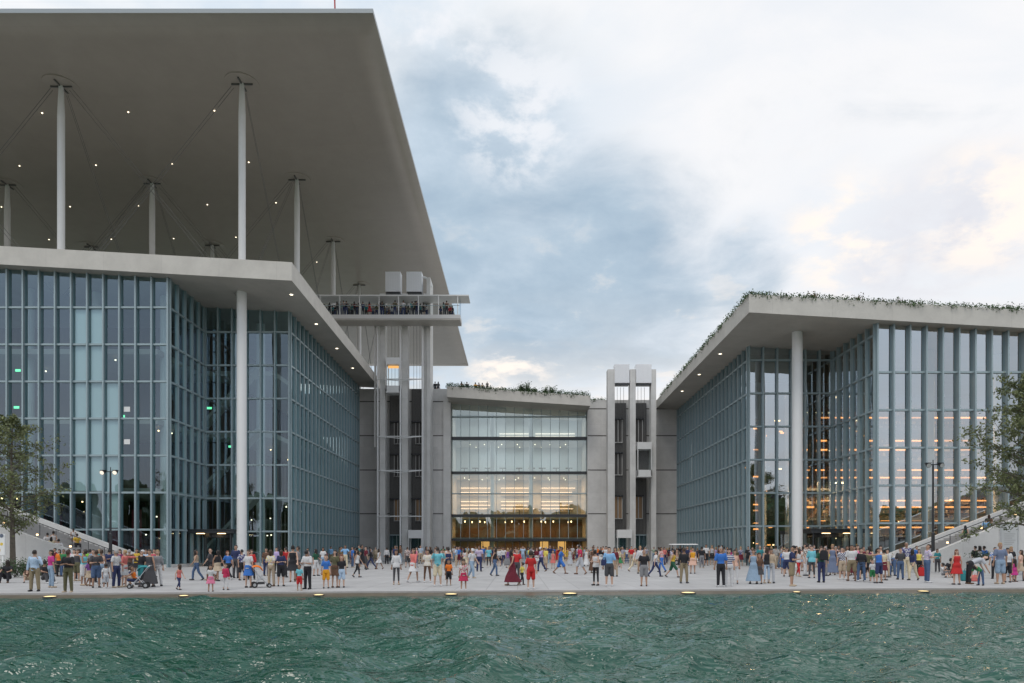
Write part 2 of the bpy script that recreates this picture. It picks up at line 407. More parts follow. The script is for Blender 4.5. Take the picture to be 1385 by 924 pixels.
# lamps set in the wet ledge along the edge of the basin
proto = None
for i, (px, py, sz, lab) in enumerate(((105,806,1,'under the two men at the far left'), (268,806.5,.8,'near the girl in the coral top'), (438,807,.9,'below the boy in orange shorts'),
                        (611,803.5,1.1,'between the orange shirt boy and floral dress girl'), (771,802.5,1.3,'brightest, right of the boy in all red'), (936,802.5,1.3,'below the man in the dark jacket'),
                        (1092,802,.7,'faint, right of the man in khaki shorts'), (1280,803,1,'below the girl in the red dress'))):
    x = X(px, 25.8); y = quay(x) - .42
    if proto is None:
        e = empty('pool_light'); mb = MB(); mb.tube([(0,0,-.06),(0,0,.006)], .22, 20)
        b = mb.build('housing', M['darksteel'], e)
        mb = MB(); rr = [[(.19*math.cos(a*PI/10), .19*math.sin(a*PI/10), .008) for a in range(20)], [(.12*math.cos(a*PI/10), .12*math.sin(a*PI/10), .02) for a in range(20)], [(.04*math.cos(a*PI/10), .04*math.sin(a*PI/10), .025) for a in range(20)]]
        mb.ring_loft(rr); g = mb.build('lens', M['pool'], e); proto = e
    else:
        e = proto.copy(); col.objects.link(e)
        for ch in proto.children:
            c = ch.copy(); col.objects.link(c); c.parent = e
    e.location = (x, y, -.088); e.scale = (sz, sz, 1)
    tag(e, 'glowing yellow lamp at the water line, ' + lab, 'pool light', 'lamps along the edge of the basin')

# wood on the far bank behind the viewer (mirrored in the glass)
mb = MB(); rt = random.Random(5)
for k in range(420):
    x = rt.uniform(-190, 190); y = rt.uniform(-75, -58); h = rt.uniform(4, 13) * (1 + .25*math.sin(x*.05)); r = rt.uniform(2, 4.2)
    bmv = []
    n1, n2 = 6, 8
    rings = []
    for i in range(1, n1):
        th = PI*i/n1
        rings.append([(x+r*math.sin(th)*math.cos(2*PI*k2/n2)*rt.uniform(.7,1.2), y+r*math.sin(th)*math.sin(2*PI*k2/n2)*rt.uniform(.7,1.2), h-r*math.cos(th)*rt.uniform(.8,1.15)) for k2 in range(n2)])
    mb.ring_loft(rings)
mb.box(-190,190,-76,-60,0.2,5)
tag(mb.build('far_wood', M['leaf_dark']), 'far-off dark belt of trees across the water, mirrored in the glass', 'trees', kind='stuff')
# ------------------------------------------------------------------ glass halls
def facade(root, p0, p1, zt, levels, glass, fin=.25, bay=1.3, fin_t=.07, z0=.25, skip_end=False, inner=.3, trans_d=.13):
    """curtain wall from p0 to p1 with the outside on the right hand; zt(x,y) gives the soffit height"""
    p0, p1 = Vector((*p0, 0)), Vector((*p1, 0)); t = p1-p0; Ln = t.length; t /= Ln; n = Vector((t.y, -t.x, 0))
    nb = max(1, round(Ln/bay)); w = Ln/nb; out = []
    for i in range(nb+1):
        if i == nb and skip_end: break
        c = p0 + t*(w*i); mb = MB()
        zz = zt(c.x, c.y) + .02
        a, b = c - t*fin_t/2 - n*inner, c + t*fin_t/2 - n*inner
        a2, b2 = c + t*fin_t/2 + n*fin, c - t*fin_t/2 + n*fin
        mb.hexa([a+Vector((0,0,0)), b, a2, b2], [q+Vector((0,0,zz)) for q in (a, b, a2, b2)])
        f2 = n*fin; e = .03                     # flange on the outer edge
        a, b = c - t*.06 + f2, c + t*.06 + f2
        mb.hexa([a, b, b+n*.03, a+n*.03], [q+Vector((0,0,zz)) for q in (a, b, b+n*.03, a+n*.03)])
        mb.build('facade_fin', M['steel'], root)
    for i in range(nb):
        a, b = p0 + t*(w*i), p0 + t*(w*(i+1)); mb = MB()
        mb.quad((a.x,a.y,z0), (b.x,b.y,z0), (b.x,b.y,zt(b.x,b.y)), (a.x,a.y,zt(a.x,a.y)))
        mb.build('window', glass, root)
        out.append((a, b))
    for z in levels:
        if z > min(zt(p0.x,p0.y), zt(p1.x,p1.y)) - .1: continue
        mb = MB(); a, b = p0 - n*.08, p1 - n*.08
        mb.hexa([a, b, b+n*(trans_d+.08), a+n*(trans_d+.08)], [q+Vector((0,0,.15)) for q in (a, b, b+n*(trans_d+.08), a+n*(trans_d+.08))])
        mb.v = [(v[0], v[1], v[2]+z-.05) for v in mb.v]
        mb.build('transom', M['steel'], root)
    mb = MB(); a, b = p0 - n*.15, p1 - n*.15
    mb.hexa([a, b, b+n*.4, a+n*.4], [q+Vector((0,0,z0)) for q in (a, b, b+n*.4, a+n*.4)]); mb.build('plinth', M['stone_pale'], root)
    return out

def hall(side):
    Lf = side < 0
    if Lf:
        yf, yA, yB, yR = 56.0, 57.0, 63.5, 90.0; xS, xR_, xG, xGr, xN, xE = -18.0, -17.8, -20.6, -20.4, -28.3, -64.0
        sof = lambda x, y: 22.9 + .056*(-18-x) - .02*(y-56)
        th0, th1 = 1.47, 1.1; glass = M['glass_l']; lv = [3.05+3.0*k for k in range(7)]
        root = empty('opera_house', (-30, 60, 0), 'tall glass hall on the left with jutting pale roof slab and white blinds', 'building')
    else:
        yf, yA, yB, yR = 54.0, 55.0, 62.5, 90.0; xS, xR_, xG, xGr, xN, xE = 17.8, 17.8, 20.55, 20.55, 28.05, 64.0
        sof = lambda x, y: 19.7 - .057*(x-17.8) - .007*(y-54)
        th0, th1 = 1.4, 1.05; glass = M['glass_r']; lv = [3.5+2.95*k for k in range(6)]
        root = empty('library_building', (30, 60, 0), 'glass library on the right lit orange inside under a planted roof slab', 'building')
    # roof slab
    mb = MB(); pts = [(xS,yf), (xR_,yR+.6), (xE,yR+.6), (xE,yf)]
    if not Lf: pts = [(xE,yf), (xE,yR+.6), (xR_,yR+.6), (xS,yf)]
    b = [Vector((x, y, sof(x, y))) for x, y in pts]
    tp = [Vector((p.x, p.y, p.z + (th0 if y == yf else th1))) for p, (x, y) in zip(b, pts)]
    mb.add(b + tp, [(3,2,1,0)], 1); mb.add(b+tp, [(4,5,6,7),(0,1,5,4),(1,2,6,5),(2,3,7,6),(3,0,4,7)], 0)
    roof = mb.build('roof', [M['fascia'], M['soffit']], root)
    # facades (outside on the right hand of the direction of travel)
    if Lf:
        A = facade(root, (xN-25*1.3, yA), (xN, yA), sof, lv, glass)
        facade(root, (xN, yA), (xN, yB), sof, lv, glass, fin=.16, inner=.1)
        facade(root, (xN, yB), (xG, yB), sof, lv, glass, fin=.25)
        facade(root, (xG, yB), (xGr, yR), sof, lv, glass, fin=.15, bay=1.27, inner=.1)
    else:
        facade(root, (xGr, yR), (xG, yB), sof, lv, glass, fin=.15, bay=1.31, inner=.1)
        facade(root, (xG, yB), (xN, yB), sof, lv, glass, fin=.25)
        facade(root, (xN, yB), (xN, yA), sof, lv, glass, fin=.18, inner=.1)
        A = facade(root, (xN, yA), (xN+24*1.27, yA), sof, lv, glass, fin=.33, bay=1.27)
    # tall round column under the corner of the roof
    cx, cyy = (-23.25, 59.2) if Lf else (23.1, 58.0)
    mb = MB(); mb.tube([(cx,cyy,0), (cx,cyy,sof(cx,cyy)+.05)], .40 if Lf else .42, 28); mb.build('column', M['post_white'], root, smooth=False)
    # downlights under the eaves
    for px, d, xx in (((0, 66.3, -19.0), (0, 73.9, -19.0), (0, 81.4, -19.1), (0, 59, -19)) if Lf else ((0, 65, 18.75), (0, 72.5, 18.75), (0, 80, 18.75))):
        z = sof(xx, d); mb = MB(); mb.tube([(xx,d,z-.03),(xx,d,z+.02)], .24, 14); h = mb.build('downlight', M['white'], root)
        mb = MB(); mb.tube([(xx,d,z-.045),(xx,d,z-.031)], .13, 12); mb.build('lamp', M['spot'], h)
    return root, sof, A

OH, sofL, LA = hall(-1)
LB, sofR, RA = hall(1)

# white blinds behind the left glass
for bi, z0, z1 in ((20, 6.15, 21.0), (19, 6.15, 21.0), (21, 3.15, 15.0)):
    a, b = LA[bi]
    zs = [z0] + [z for z in (6.05,9.05,12.05,15.05,18.05) if z0+.2 < z < z1-.2] + [z1]
    mb = MB()
    for k in range(len(zs)-1):
        mb.box(a.x+.1, b.x-.1, a.y+.10, a.y+.12, zs[k]+.08, zs[k+1]-.03)
    mb.build('blind', M['blind'], OH)
def note(root, x, y, z):
    mb = MB(); mb.box(x-.25, x+.25, y-.03, y-.02, z, z+.4); mb.build('paper_notice', M['poster'], root)
note(OH, X(172,57), 57, Z(557,57)); note(OH, X(172,57), 57, Z(601,57))

# ---- inside the left hall
def interior_left():
    ind, inp = M['interior_dark'], M['interior']
    mb = MB()
    for z in (6.2, 12.1, 18.0):
        mb.box(-62, -30.5, 59.5, 70, z, z+.45)
        mb.box(-30, -23.2, 67, 88, z, z+.45)
    mb.build('interior_floor', inp, OH)
    mb = MB(); mb.box(-63, -29.6, 70, 70.3, .05, 23.5); mb.box(-29.6, -29.3, 70, 89.5, .05, 22.5); mb.build('interior_wall', M['wood'], OH)
    mb = MB(); mb.box(-63,-30,59.6,70,.02,.12); mb.box(-30,-21,64.5,89.5,.02,.12); mb.build('interior_ground_floor', M['interior_dark'], OH)
    for x, y, r in ((-30.6,61,.4), (-36.5,61,.4), (-42.4,61,.4), (-48.3,61,.4), (-24.5,67,.4), (-22.9,72,.35), (-22.9,79,.35), (-26.5,66,.35)):
        mb = MB(); mb.tube([(x,y,.1),(x,y,sofL(x,y)-.1)], r, 18); mb.build('interior_column', M['white'], OH)
    mb = MB(); rr = random.Random(2)         # hanging timber slats deep in the lobby
    for k in range(34):
        x = -60 + k*.9; mb.box(x, x+.3, 68.6, 68.9, 0.2, 6.1)
    for k in range(14):
        y = 71+k*1.3; mb.box(-28.6, -28.3, y, y+.4, .2, 20)
    mb.build('timber_slats', M['shelf'], OH)
    rr = random.Random(9)
    for k in range(26):                     # small lamps seen through the glass
        x = rr.uniform(-46, -30) if k % 2 else rr.uniform(-28, -23); y = rr.uniform(60, 66) if k % 2 else rr.uniform(66, 85)
        z = rr.choice([5.9, 11.8, 17.7, 4.5, 2.8]); mb = MB(); mb.tube([(x,y,z-.05),(x,y,z+.05)], .06, 10); mb.build('interior_lamp', M['spot'] if k % 3 else M['warm_soft'], OH)
    for px, py, d in ((24,501,60), (22,551,60), (283,552,66), (312,604,68), (310,625,68), (165,563,61)):
        p = at(px, py, d); mb = MB(); mb.box(p.x-.22, p.x+.22, d, d+.05, p.z-.1, p.z+.1); mb.build('exit_light', M['green_sign'], OH)
    # stair and balustrade shapes behind the corner glass
    mb = MB()
    for k in range(3):
        z = 6.6+5.9*k
        mb.hexa([(-29,64.5,z-5.6),(-24,64.5,z-.3),(-24,66,z-.3),(-29,66,z-5.6)], [(-29,64.5,z-5.2),(-24,64.5,z+.1),(-24,66,z+.1),(-29,66,z-5.2)])
    mb.build('interior_stair', inp, OH)
    mb = MB()
    for k in range(7):                      # lit posters and red hangings on the ground level
        x = -45 + k*2.2 + rr.uniform(-.5,.5); mb.box(x, x+rr.uniform(.6,1.2), 62, 62.08, 1.6, rr.uniform(3.2,5))
    mb.build('red_hanging', principled('red_cloth', (.22,.03,.04), .8), OH)
interior_left()
# ---- inside the library: stacked shelf galleries with strip lamps
def interior_right():
    mb = MB()
    mb.box(22.2, 62, 76, 76.3, .05, 18); mb.box(22.0, 22.3, 66.5, 88, .05, 18.6); mb.build('interior_wall', M['wood'], LB)
    mb = MB(); mb.box(21.5,62,58,88,.02,.12); mb.build('interior_ground_floor', M['interior_dark'], LB)
    lv = ((3.5,4.15), (5.4,6.0), (8.15,8.85), (10.75,11.6), (13.75,None))
    f = F
    rr = random.Random(4)
    # galleries in front (along the street glass) and in the corner
    for li, (za, zb) in enumerate(lv):
        for x0, x1, y in ((26.2, 47, 65.0),(22.0, 26.1, 71)):
            mb = MB(); mb.box(x0, x1, y, y+2.2, za-1.25 if li else za-.9, za-1.02 if li else za-.75); mb.build('gallery_floor', M['interior_dark'], LB)
            sh = MB(); n = int((x1-x0)/1.5)
            for k in range(n):
                xx = x0 + k*1.5
                sh.box(xx, xx+.08, y+.9, y+1.4, za-1.0, (zb or za+.8)+.6)
            for zz in np.arange(za-1.0, (zb or za+.8)+.7, .42):
                sh.box(x0, x1, y+.9, y+1.4, zz, zz+.05)
            sh.box(x0, x1, y+1.3, y+1.38, za-1.0, (zb or za+.8)+.6)
            sho = sh.build('bookshelf', M['shelf'], LB)
            st = MB()
            for z in (za, zb):
                if z is None: continue
                for k in range(n):
                    if rr.random() < .16: continue
                    xx = x0+k*1.5; a_ = rr.uniform(.08,.35); st.box(xx+a_, xx+a_+rr.uniform(.75,1.2), y+.60, y+.68, z-.06, z+.07, rr.choice([0,0,1]))
            st.build('strip_lamp', [M['warm'], M['warm_dim']], LB)
            bk = MB()
            for zz in np.arange(za-.95, (zb or za+.8)+.3, .42):
                xx = x0+.1
                while xx < x1-.1:
                    w = rr.uniform(.05,.3)
                    if rr.random() < .75: bk.box(xx, xx+w*.92, y+1.0, y+1.28, zz, zz+rr.uniform(.22,.33), rr.randrange(3))
                    xx += w
            bk.build('book_row', [M['books_a'], M['books_b'], M['books_c']], LB)
    for x, y in ((23.0,66),(25.5,66),(29.6,60.5),(35.5,60.5),(41.4,60.5),(22.6,74),(22.6,82)):
        mb = MB(); mb.tube([(x,y,.1),(x,y,sofR(x,y)-.1)], .36, 18); mb.build('interior_column', M['white'], LB)
    # brown ceiling drop behind the top of the corner glass
    mb = MB(); mb.box(20.9, 28.2, 63.4, 63.8, 16.6, 19.05); mb.build('ceiling_panel', principled('brown_ceiling_panel', (.17,.11,.06), .6, 0, .15, .5), LB)
    # lamp clusters near the corner
    for k in range(30):
        x = rr.uniform(21.3, 27.5); y = rr.uniform(64.5, 69); z = rr.choice([1.9,2.6,3.4,6.2,6.9,9.3,12.3,13.4])+rr.uniform(-.2,.2)
        mb = MB(); s = rr.uniform(.07,.16); mb.box(x, x+s*rr.choice([1,2,4]), y, y+.05, z, z+s*.8); mb.build('interior_lamp', M['warm'] if k % 4 else M['warm_soft'], LB)
    mb = MB()
    for k in range(4):
        z = 5+3*k
        mb.hexa([(25.8,65.5,z-2.9),(28,65.5,z),(28,66.6,z),(25.8,66.6,z-2.9)], [(25.8,65.5,z-2.6),(28,65.5,z+.3),(28,66.6,z+.3),(25.8,66.6,z-2.6)])
    mb.build('interior_stair', M['shelf'], LB)
M['warm_dim'] = emission('warm_strip_dim', (1,.40,.13), 1.5)
M['books_a'] = principled('book_spines_brown', (.20,.10,.05), .7, 0, .5, 20); M['books_b'] = principled('book_spines_cream', (.45,.36,.25), .7, 0, .3, 20); M['books_c'] = principled('book_spines_dark', (.08,.05,.05), .7, 0, .5, 20)
interior_right()
for x, y, z, sx, e in ((26, 68, 16.2, 4, 60), (38, 62, 16.4, 14, 200), (38, 62.0, 6.8, 14, 1000), (27.5, 63.8, 7.5, 2.5, 520), (38, 62.0, 3.2, 14, 420), (38, 62.0, 12.2, 14, 420)):
    ld = bpy.data.lights.new('library_ceiling_lamp', 'AREA'); ld.shape = 'RECTANGLE'; ld.size = sx; ld.size_y = 1; ld.energy = e; ld.color = (1,.62,.32)
    lo = bpy.data.objects.new('library_ceiling_lamp', ld); col.objects.link(lo); lo.location = (x, y, z)

# ------------------------------------------------------------------ middle building with its glazed front
def middle():
    root = empty('middle_building', (0, 92, 0), 'stone walled block in the middle with four storey glazed front and planted roof', 'building')
    d = 90.0; zL = Z(526, d); zR = Z(541, d)
    xg0, xg1 = X(611, 91), X(793, 91)
    mb = MB()
    def wall(x0, x1, z0, z1, y0=90.0, y1=91.35): mb.hexa([(x0,y0,0),(x1,y0,0),(x1,y1,0),(x0,y1,0)], [(x0,y0,z0),(x1,y0,z1),(x1,y1,z1),(x0,y1,z0)])
    wall(-21.5, xg0-.35, zL, zL); w1 = mb.build('wall', M['stone'], root)
    mb = MB(); wall(xg1+.05, 22, zR, zR); mb.build('wall', M['stone'], root)
    # pale return of the glazed bay on the left
    mb = MB(); mb.box(xg0-.95, xg0-.02, 89.7, 89.995, 0, Z(545,90)); mb.build('pilaster', M['stone_pale'], root)
    for zz, za, zb in ((15.9,0,0), (11.5,0,0), (5.9,0,0), (0, zL-1.7, zR-1.2)):  # dark strips on the wall, their colour standing for shade in its grooves
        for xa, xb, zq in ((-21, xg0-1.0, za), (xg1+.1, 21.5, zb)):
            mb = MB(); mb.box(xa, xb, 89.985, 89.997, zz+zq, zz+zq+.13); mb.build('joint_shadow', M['interior_dark'], root)
    # slanting roof slab
    x0, x1, y0, y1 = X(604.5,87), X(798.5,87), 87.0, 104.0
    zb0, zb1, zt0, zt1 = Z(537,87), Z(549,87), Z(522.5,87), Z(535.5,87)
    mb = MB(); b = [(x0,y0,zb0),(x1,y0,zb1),(x1,y1,zb1),(x0,y1,zb0)]; t = [(x0,y0,zt0),(x1,y0,zt1),(x1,y1,zt1+.1),(x0,y1,zt0+.1)]
    mb.add(b+t, [(0,3,2,1)], 1); mb.add(b+t, [(4,5,6,7),(0,1,5,4),(1,2,6,5),(2,3,7,6),(3,0,4,7)], 0)
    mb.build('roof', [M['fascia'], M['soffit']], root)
    mb = MB(); mb.box(-30, x0-.01, 91.3, 104, 18, zL-.35); mb.box(x1+.01, 30, 91.3, 104, 17, zR-.3); mb.build('flat_roof', M['stone_pale'], root)
    top = lambda x: zb0 + (zb1-zb0)*(x-x0)/(x1-x0) - .02
    nb = 15; w = (xg1-xg0)/nb
    for i in range(nb+1):
        x = xg0+w*i; mb = MB(); mb.box(x-.025, x+.025, 90.85, 91.05, 2.75, top(x)); mb.build('mullion', M['steel'], root)
        if i < nb:
            mb = MB(); mb.quad((x,91,.05),(x+w,91,.05),(x+w,91,top(x+w)),(x,91,top(x))); mb.build('window', M['glass_c'], root)
    for z, h in ((18.55,.16), (15.75,.38), (11.3,.34), (8.6,.14), (5.75,.36), (2.65,.28)):
        mb = MB(); mb.box(xg0-.02, xg1+.02, 90.7, 91.1, z-h/2, z+h/2); mb.build('transom', M['darksteel'] if h > .2 else M['steel'], root)
    # storeys inside
    for z in (2.75, 5.75, 11.3, 15.75):
        mb = MB(); mb.box(xg0+.05, xg1-.05, 91.9, 103, z-.2, z+.2); mb.build('interior_floor', M['interior'], root)
    cream = principled('cream_room_wall', (.62,.56,.48), .8, 0, .05, .5); cool = principled('grey_room_wall', (.50,.54,.54), .8, 0, .05, .5)
    for z0, z1, y, m in ((.05,2.5,97,M['wood']), (2.95,5.5,97,M['wood']), (5.95,11.1,99,cream), (11.5,15.55,98,cool), (15.95,20.6,98,cool)):
        mb = MB(); mb.box(xg0, xg1, y, y+.2, z0, z1); mb.build('room_wall', m, root)
    mb = MB(); mb.box(xg0-.3, xg0-.02, 91.3, 103.5, 0, 20.4); mb.box(xg1+.02, xg1+.3, 91.3, 103.5, 0, 19.4); mb.build('side_wall', cream, root)
    for x in (xg0+5.2, xg0+10.3):
        mb = MB(); mb.tube([(x,93,.1),(x,93,19.3)], .28, 16); mb.build('interior_column', M['white'], root)
    rr = random.Random(11)
    # shelf rows and lit niches of the reading room
    mb = MB(); sh = MB()
    for z in (9.9, 9.3, 8.0, 7.5, 7.0):
        for k in range(3):
            a = xg0 + .6 + k*5.6; a2 = a + rr.uniform(3.6, 4.9); mb.box(a, a2, 98.2, 98.3, z, z+.10); sh.box(a, a2, 98.35, 98.9, z-.4, z-.05)
    mb.build('strip_lamp', emission('soft_orange_strip', (1,.62,.36), 2.2), root); sh.build('bookshelf', M['books_b'], root)
    mb = MB()
    for z in (17.4, 17.0, 16.6):
        for a, a2 in ((xg0+6, xg0+10.2), (xg0+11, xg0+16.5)): mb.box(a, a2, 97.7, 97.8, z, z+.10)
    mb.build('strip_lamp', emission('pale_strip', (1,.86,.72), 1.5), root)
    for z, y, n, s in ((10.95,93.5,7,1), (10.95,96,7,1), (15.4,93.5,7,1), (15.4,96,5,.8), (5.4,93,8,1.3), (5.4,95,6,1.1), (19,93,3,1)):
        for k in range(n):
            x = xg0 + 1 + (xg1-xg0-2)*(k+rr.uniform(.2,.6))/n; mb = MB(); mb.tube([(x,y,z-.1-.35*(z<6)),(x,y,z-.02-.2*(z<6))], .06*s, 10); mb.build('ceiling_spot', M['spot'] if z > 6 else M['warm_soft'], root)
    # furniture silhouettes: desks, doors
    mb = MB()
    for k in range(9):
        x = xg0+.8+k*1.8+rr.uniform(-.3,.3); mb.box(x, x+1.0, 93.6, 94.4, 6.65, 6.72); mb.box(x+.45, x+.55, 93.9, 94.1, 5.95, 6.65)
        mb.box(x, x+.9, 93.6, 94.3, 12.2, 12.27); mb.box(x+.4, x+.5, 93.8, 94, 11.5, 12.2)
    mb.build('desk', M['shelf'], root)
    for k in range(6):
        x = xg0+1.1+k*2.9; mb = MB()
        mb.box(x,x+.07,90.9,91.12,.05,2.5); mb.box(x+1.9,x+1.97,90.9,91.12,.05,2.5); mb.box(x+.95,x+1.02,90.9,91.12,.05,2.5); mb.box(x,x+1.97,90.9,91.12,2.42,2.5); mb.build('door_frame', M['darksteel'], root)
    for x in (xg0+3.6, xg0+11.6, xg0+14):
        mb = MB(); mb.box(x, x+1.1, 95.5, 95.6, .3, 2.45); mb.build('lit_panel', M['warm_amb'], root)
    for z, y, e, c, nm in ((10.9,95.5,620,(1,.66,.40),'reading_room_lamp'), (15.3,95,300,(.95,.97,1),'office_ceiling_lamp'), (5.2,94.5,330,(1,.55,.22),'foyer_lamp'), (2.4,94.5,300,(1,.55,.22),'entrance_lamp'), (19,95,260,(.95,.97,1),'top_floor_lamp')):
        ld = bpy.data.lights.new(nm, 'AREA'); ld.shape = 'RECTANGLE'; ld.size = 15; ld.size_y = 2.5; ld.energy = e; ld.color = c
        lo = bpy.data.objects.new(nm, ld); col.objects.link(lo); lo.location = ((xg0+xg1)/2, y, z-.05)
    return root, top
M['warm_amb'] = emission('amber_panel', (1,.5,.15), 1.1)
MIDB, mtop = middle()

# ------------------------------------------------------------------ lift towers
def lift_tower(side):
    Lf = side < 0
    root = empty('lift_tower', (X(545,88) if Lf else X(855,88), 88, 0),
                 'taller lift tower with white posts, left of the glazed front, carrying the viewing terrace' if Lf else 'shorter grey lift tower right of the glazed front with two white top boxes', 'lift tower', 'pair of lift towers')
    yF, yW = 86.6, 89.98
    x_ = lambda px: X(px, yF)
    if Lf:
        ztop = 34.6; walls = ((513.5,521),(543.5,551.5),(573,577)); bays = ((521,541.5),(551.5,571)); posts = ((511.5,.11),(542.2,.12),(572,.13)); big = (577.3,582.2)
        boxes = ((521.3,541.8),(549.8,570.5)); bz = (Z(396.5,yF), Z(368,yF)); ztop_w = Z(397,yF)
    else:
        ztop = Z(499.5,yF); walls = ((822,831.5),(852.2,859.8),(880.8,887.5)); bays = ((831.5,852),(860,880.5)); posts = (); big = None
        boxes = ((831.2,851.2),(860.2,881)); bz = (Z(520,yF), Z(493,yF)); ztop_w = ztop
    for a, b in walls:
        mb = MB(); mb.box(x_(a), x_(b), yF, yF+1.3, 0, ztop_w); mb.build('shaft_wall', M['stone_pale'], root)
    for a, b in boxes:
        mb = MB(); x0, x1 = x_(a), x_(b)
        mb.box(x0, x1, yF-.12, yF-.02, bz[0]+.15, bz[1]); mb.box(x0, x0+.08, yF-.02, yF+1.1, bz[0]+.15, bz[1]); mb.box(x1-.08, x1, yF-.02, yF+1.1, bz[0]+.15, bz[1])
        mb.box(x0+.08, x1-.08, yF+1.0, yF+1.1, bz[0]+.15, bz[1]); mb.box(x0+.08, x1-.08, yF-.02, yF+1.0, bz[1]-.1, bz[1])
        for k in range(9):                                    # vertical ribs of the cladding
            xx = x0 + (x1-x0)*(k+.5)/9; mb.box(xx-.03, xx+.03, yF-.155, yF-.122, bz[0]+.2, bz[1]-.05)
        h = mb.build('machine_housing', M['white_rib'], root)
        mb = MB(); mb.box(x0+.05, x1-.05, yF, yF+1.0, bz[0]-.05, bz[0]+.13); mb.build('winch_beam', M['darksteel'], root)
    # grooved dark back of each shaft, windows, guide cables
    zb = Z(527,90) if Lf else Z(546,90)
    wins = ((572,600),(616,644),(676,704)) if Lf else ((568,598),(614,642),(672,701))
    warm = {(0,2),(1,2)}
    for bi, (a, b) in enumerate(bays):
        x0, x1 = x_(a)+.01, x_(b)-.01
        mb = MB(); mb.box(x0, x1, 89.6, 89.95, 3.2, zb)
        n = 14
        for k in range(n):
            xx = x0 + (x1-x0)*(k+.5)/n; mb.box(xx-.025, xx+.025, 89.55, 89.597, 3.2, zb-.02)
        mb.build('louvre_panel', M['louvre'], root)
        mb = MB(); mb.quad((x0,89.5,.05),(x1,89.5,.05),(x1,89.5,3.2),(x0,89.5,3.2)); mb.build('lobby_glass', M['glass_l'], root)
        mb = MB(); mb.box(x0, x1, 89.93, 89.97, 0, 3.2); mb.build('lobby_wall', M['lobby_teal'], root)
        mb = MB(); mb.box(x0, x1, 89.35, 89.49, 3.15, 3.3); mb.box((x0+x1)/2-.04,(x0+x1)/2+.04,89.4,89.49,0,3.15); mb.build('lobby_frame', M['steel'], root)
        for wi, (ya, yb) in enumerate(wins):
            zt, z0 = Z(ya,89.4), Z(yb,89.4); wx0, wx1 = x0+.5*(x1-x0)-.35, x0+.5*(x1-x0)+.62
            if not Lf: wx0, wx1 = x0+.25, x0+1.35
            fr = MB(); fr.box(wx0, wx0+.08, 89.36, 89.54, z0, zt); fr.box(wx1-.08, wx1, 89.36, 89.54, z0, zt); fr.box((wx0+wx1)/2-.05,(wx0+wx1)/2+.05,89.36,89.54,z0,zt); fr.box(wx0,wx1,89.3,89.54,z0-.1,z0)
            fo = fr.build('window_frame', M['stone_pale'], root)
            mb = MB(); mb.box(wx0+.08, wx1-.08, 89.48, 89.53, z0, zt); mb.build('pane', M['win_warm'] if wi == 2 else M['interior_dark'], fo)
            mb = MB(); mb.box(wx0-.5, wx1+.1, 89.1, 89.53, zt+.05, zt+.2); mb.build('window_hood', M['darksteel'], root)
        mb = MB()
        for k in (.28, .5, .72):
            xx = x0+(x1-x0)*k; mb.tube([(xx, 88.2, 3.3), (xx, 88.2, bz[0])], .022, 6)
        mb.build('guide_cable', M['cable'], root)
    for px, r in posts:
        mb = MB(); xx = x_(px); mb.tube([(xx, yF-.35, 0), (xx, yF-.35, Z(440,yF-.35)+.4)], r, 12); mb.build('post', M['white'], root)
    if big:
        mb = MB(); mb.box(x_(big[0]), x_(big[1]), yF-.2, yF+2.6, 0, Z(376,yF)); mb.build('corner_pillar', M['stone_pale'], root)
        mb = MB(); pr = [(math.cos(a)*1.1, math.sin(a)*.9) for a in [k*PI/2/10 for k in range(11)]]
        mb.tube([(x_(571)+p[0]*.95, yF+.6, Z(376,yF)-.9+p[1]*1.35) for p in pr], .13, 8); mb.build('pulley_arm', M['white'], root)
        for py in (513, 590.5, 636.5, 698.5):
            z = Z(py, yF-.4); mb = MB()
            mb.tube([(x_(511), yF-.45, z), (x_(573), yF-.45, z)], .07, 8)
            if py < 690:
                mb.tube([(x_(514), yF-.45, z), (x_(541), yF-.9, z-.3), (x_(571), yF-.45, z)], .05, 8)
            mb.build('tie_beam', M['white'], root)
        px = 507.5; mb = MB(); mb.box(x_(506.3), x_(508.6), yF-.1, yF+.2, 14, Z(440,yF)); mb.build('post', M['stone_pale'], root)
    # cabins
    cabs = (((521.8,540.5),(483.5,531)), ((552,570.5),(717,728.5))) if Lf else (((862.3,881.5),(598,645)), ((835,855),(716.5,729)))
    for ci, ((a, b), (ya, yb)) in enumerate(cabs):
        yc = yF - .7; x0, x1 = X(a,yc), X(b,yc); zt, z0 = Z(ya,yc), Z(yb,yc); low = ci == 1
        if low: z0 = .1
        hz = zt - z0
        mb = MB()
        band = .85 if not low else 1.0
        mb.box(x0,x1,yc,yc+1.6,z0,z0+(band if not low else .12)); mb.box(x0,x1,yc,yc+1.6,zt-band,zt)
        for xx in (x0, x1-.09): mb.box(xx,xx+.09,yc,yc+.09,z0+.12,zt-band); mb.box(xx,xx+.09,yc+1.5,yc+1.59,z0+.12,zt-band)
        cb = mb.build('lift_cab', M['white'], root)
        mb = MB(); mb.quad((x0+.09,yc+.04,z0+.1),(x1-.09,yc+.04,z0+.1),(x1-.09,yc+.04,zt-band),(x0+.09,yc+.04,zt-band)); mb.build('cab_window', M['glass_clear'], cb)
        if Lf and not low:
            mb = MB(); mb.box(x0+.2,x1-.2,yc+.5,yc+.55,zt-band-.35,zt-band-.05); mb.build('cab_lamp', M['warm_amb'], cb)
        elif not low:
            mb = MB(); mb.box(x0+.09,x1-.09,yc+1.4,yc+1.45,z0+band,zt-band); mb.build('cab_back', M['interior_dark'], cb)
    return root
M['white_rib'] = principled('white_ribbed_cladding', (.78,.80,.82), .45)
M['lobby_teal'] = principled('lobby_teal_wall', (.10,.15,.17), .5)
M['win_warm'] = principled('lit_lobby_wood', (.42,.27,.15), .7)
TL = lift_tower(-1); TR = lift_tower(1)

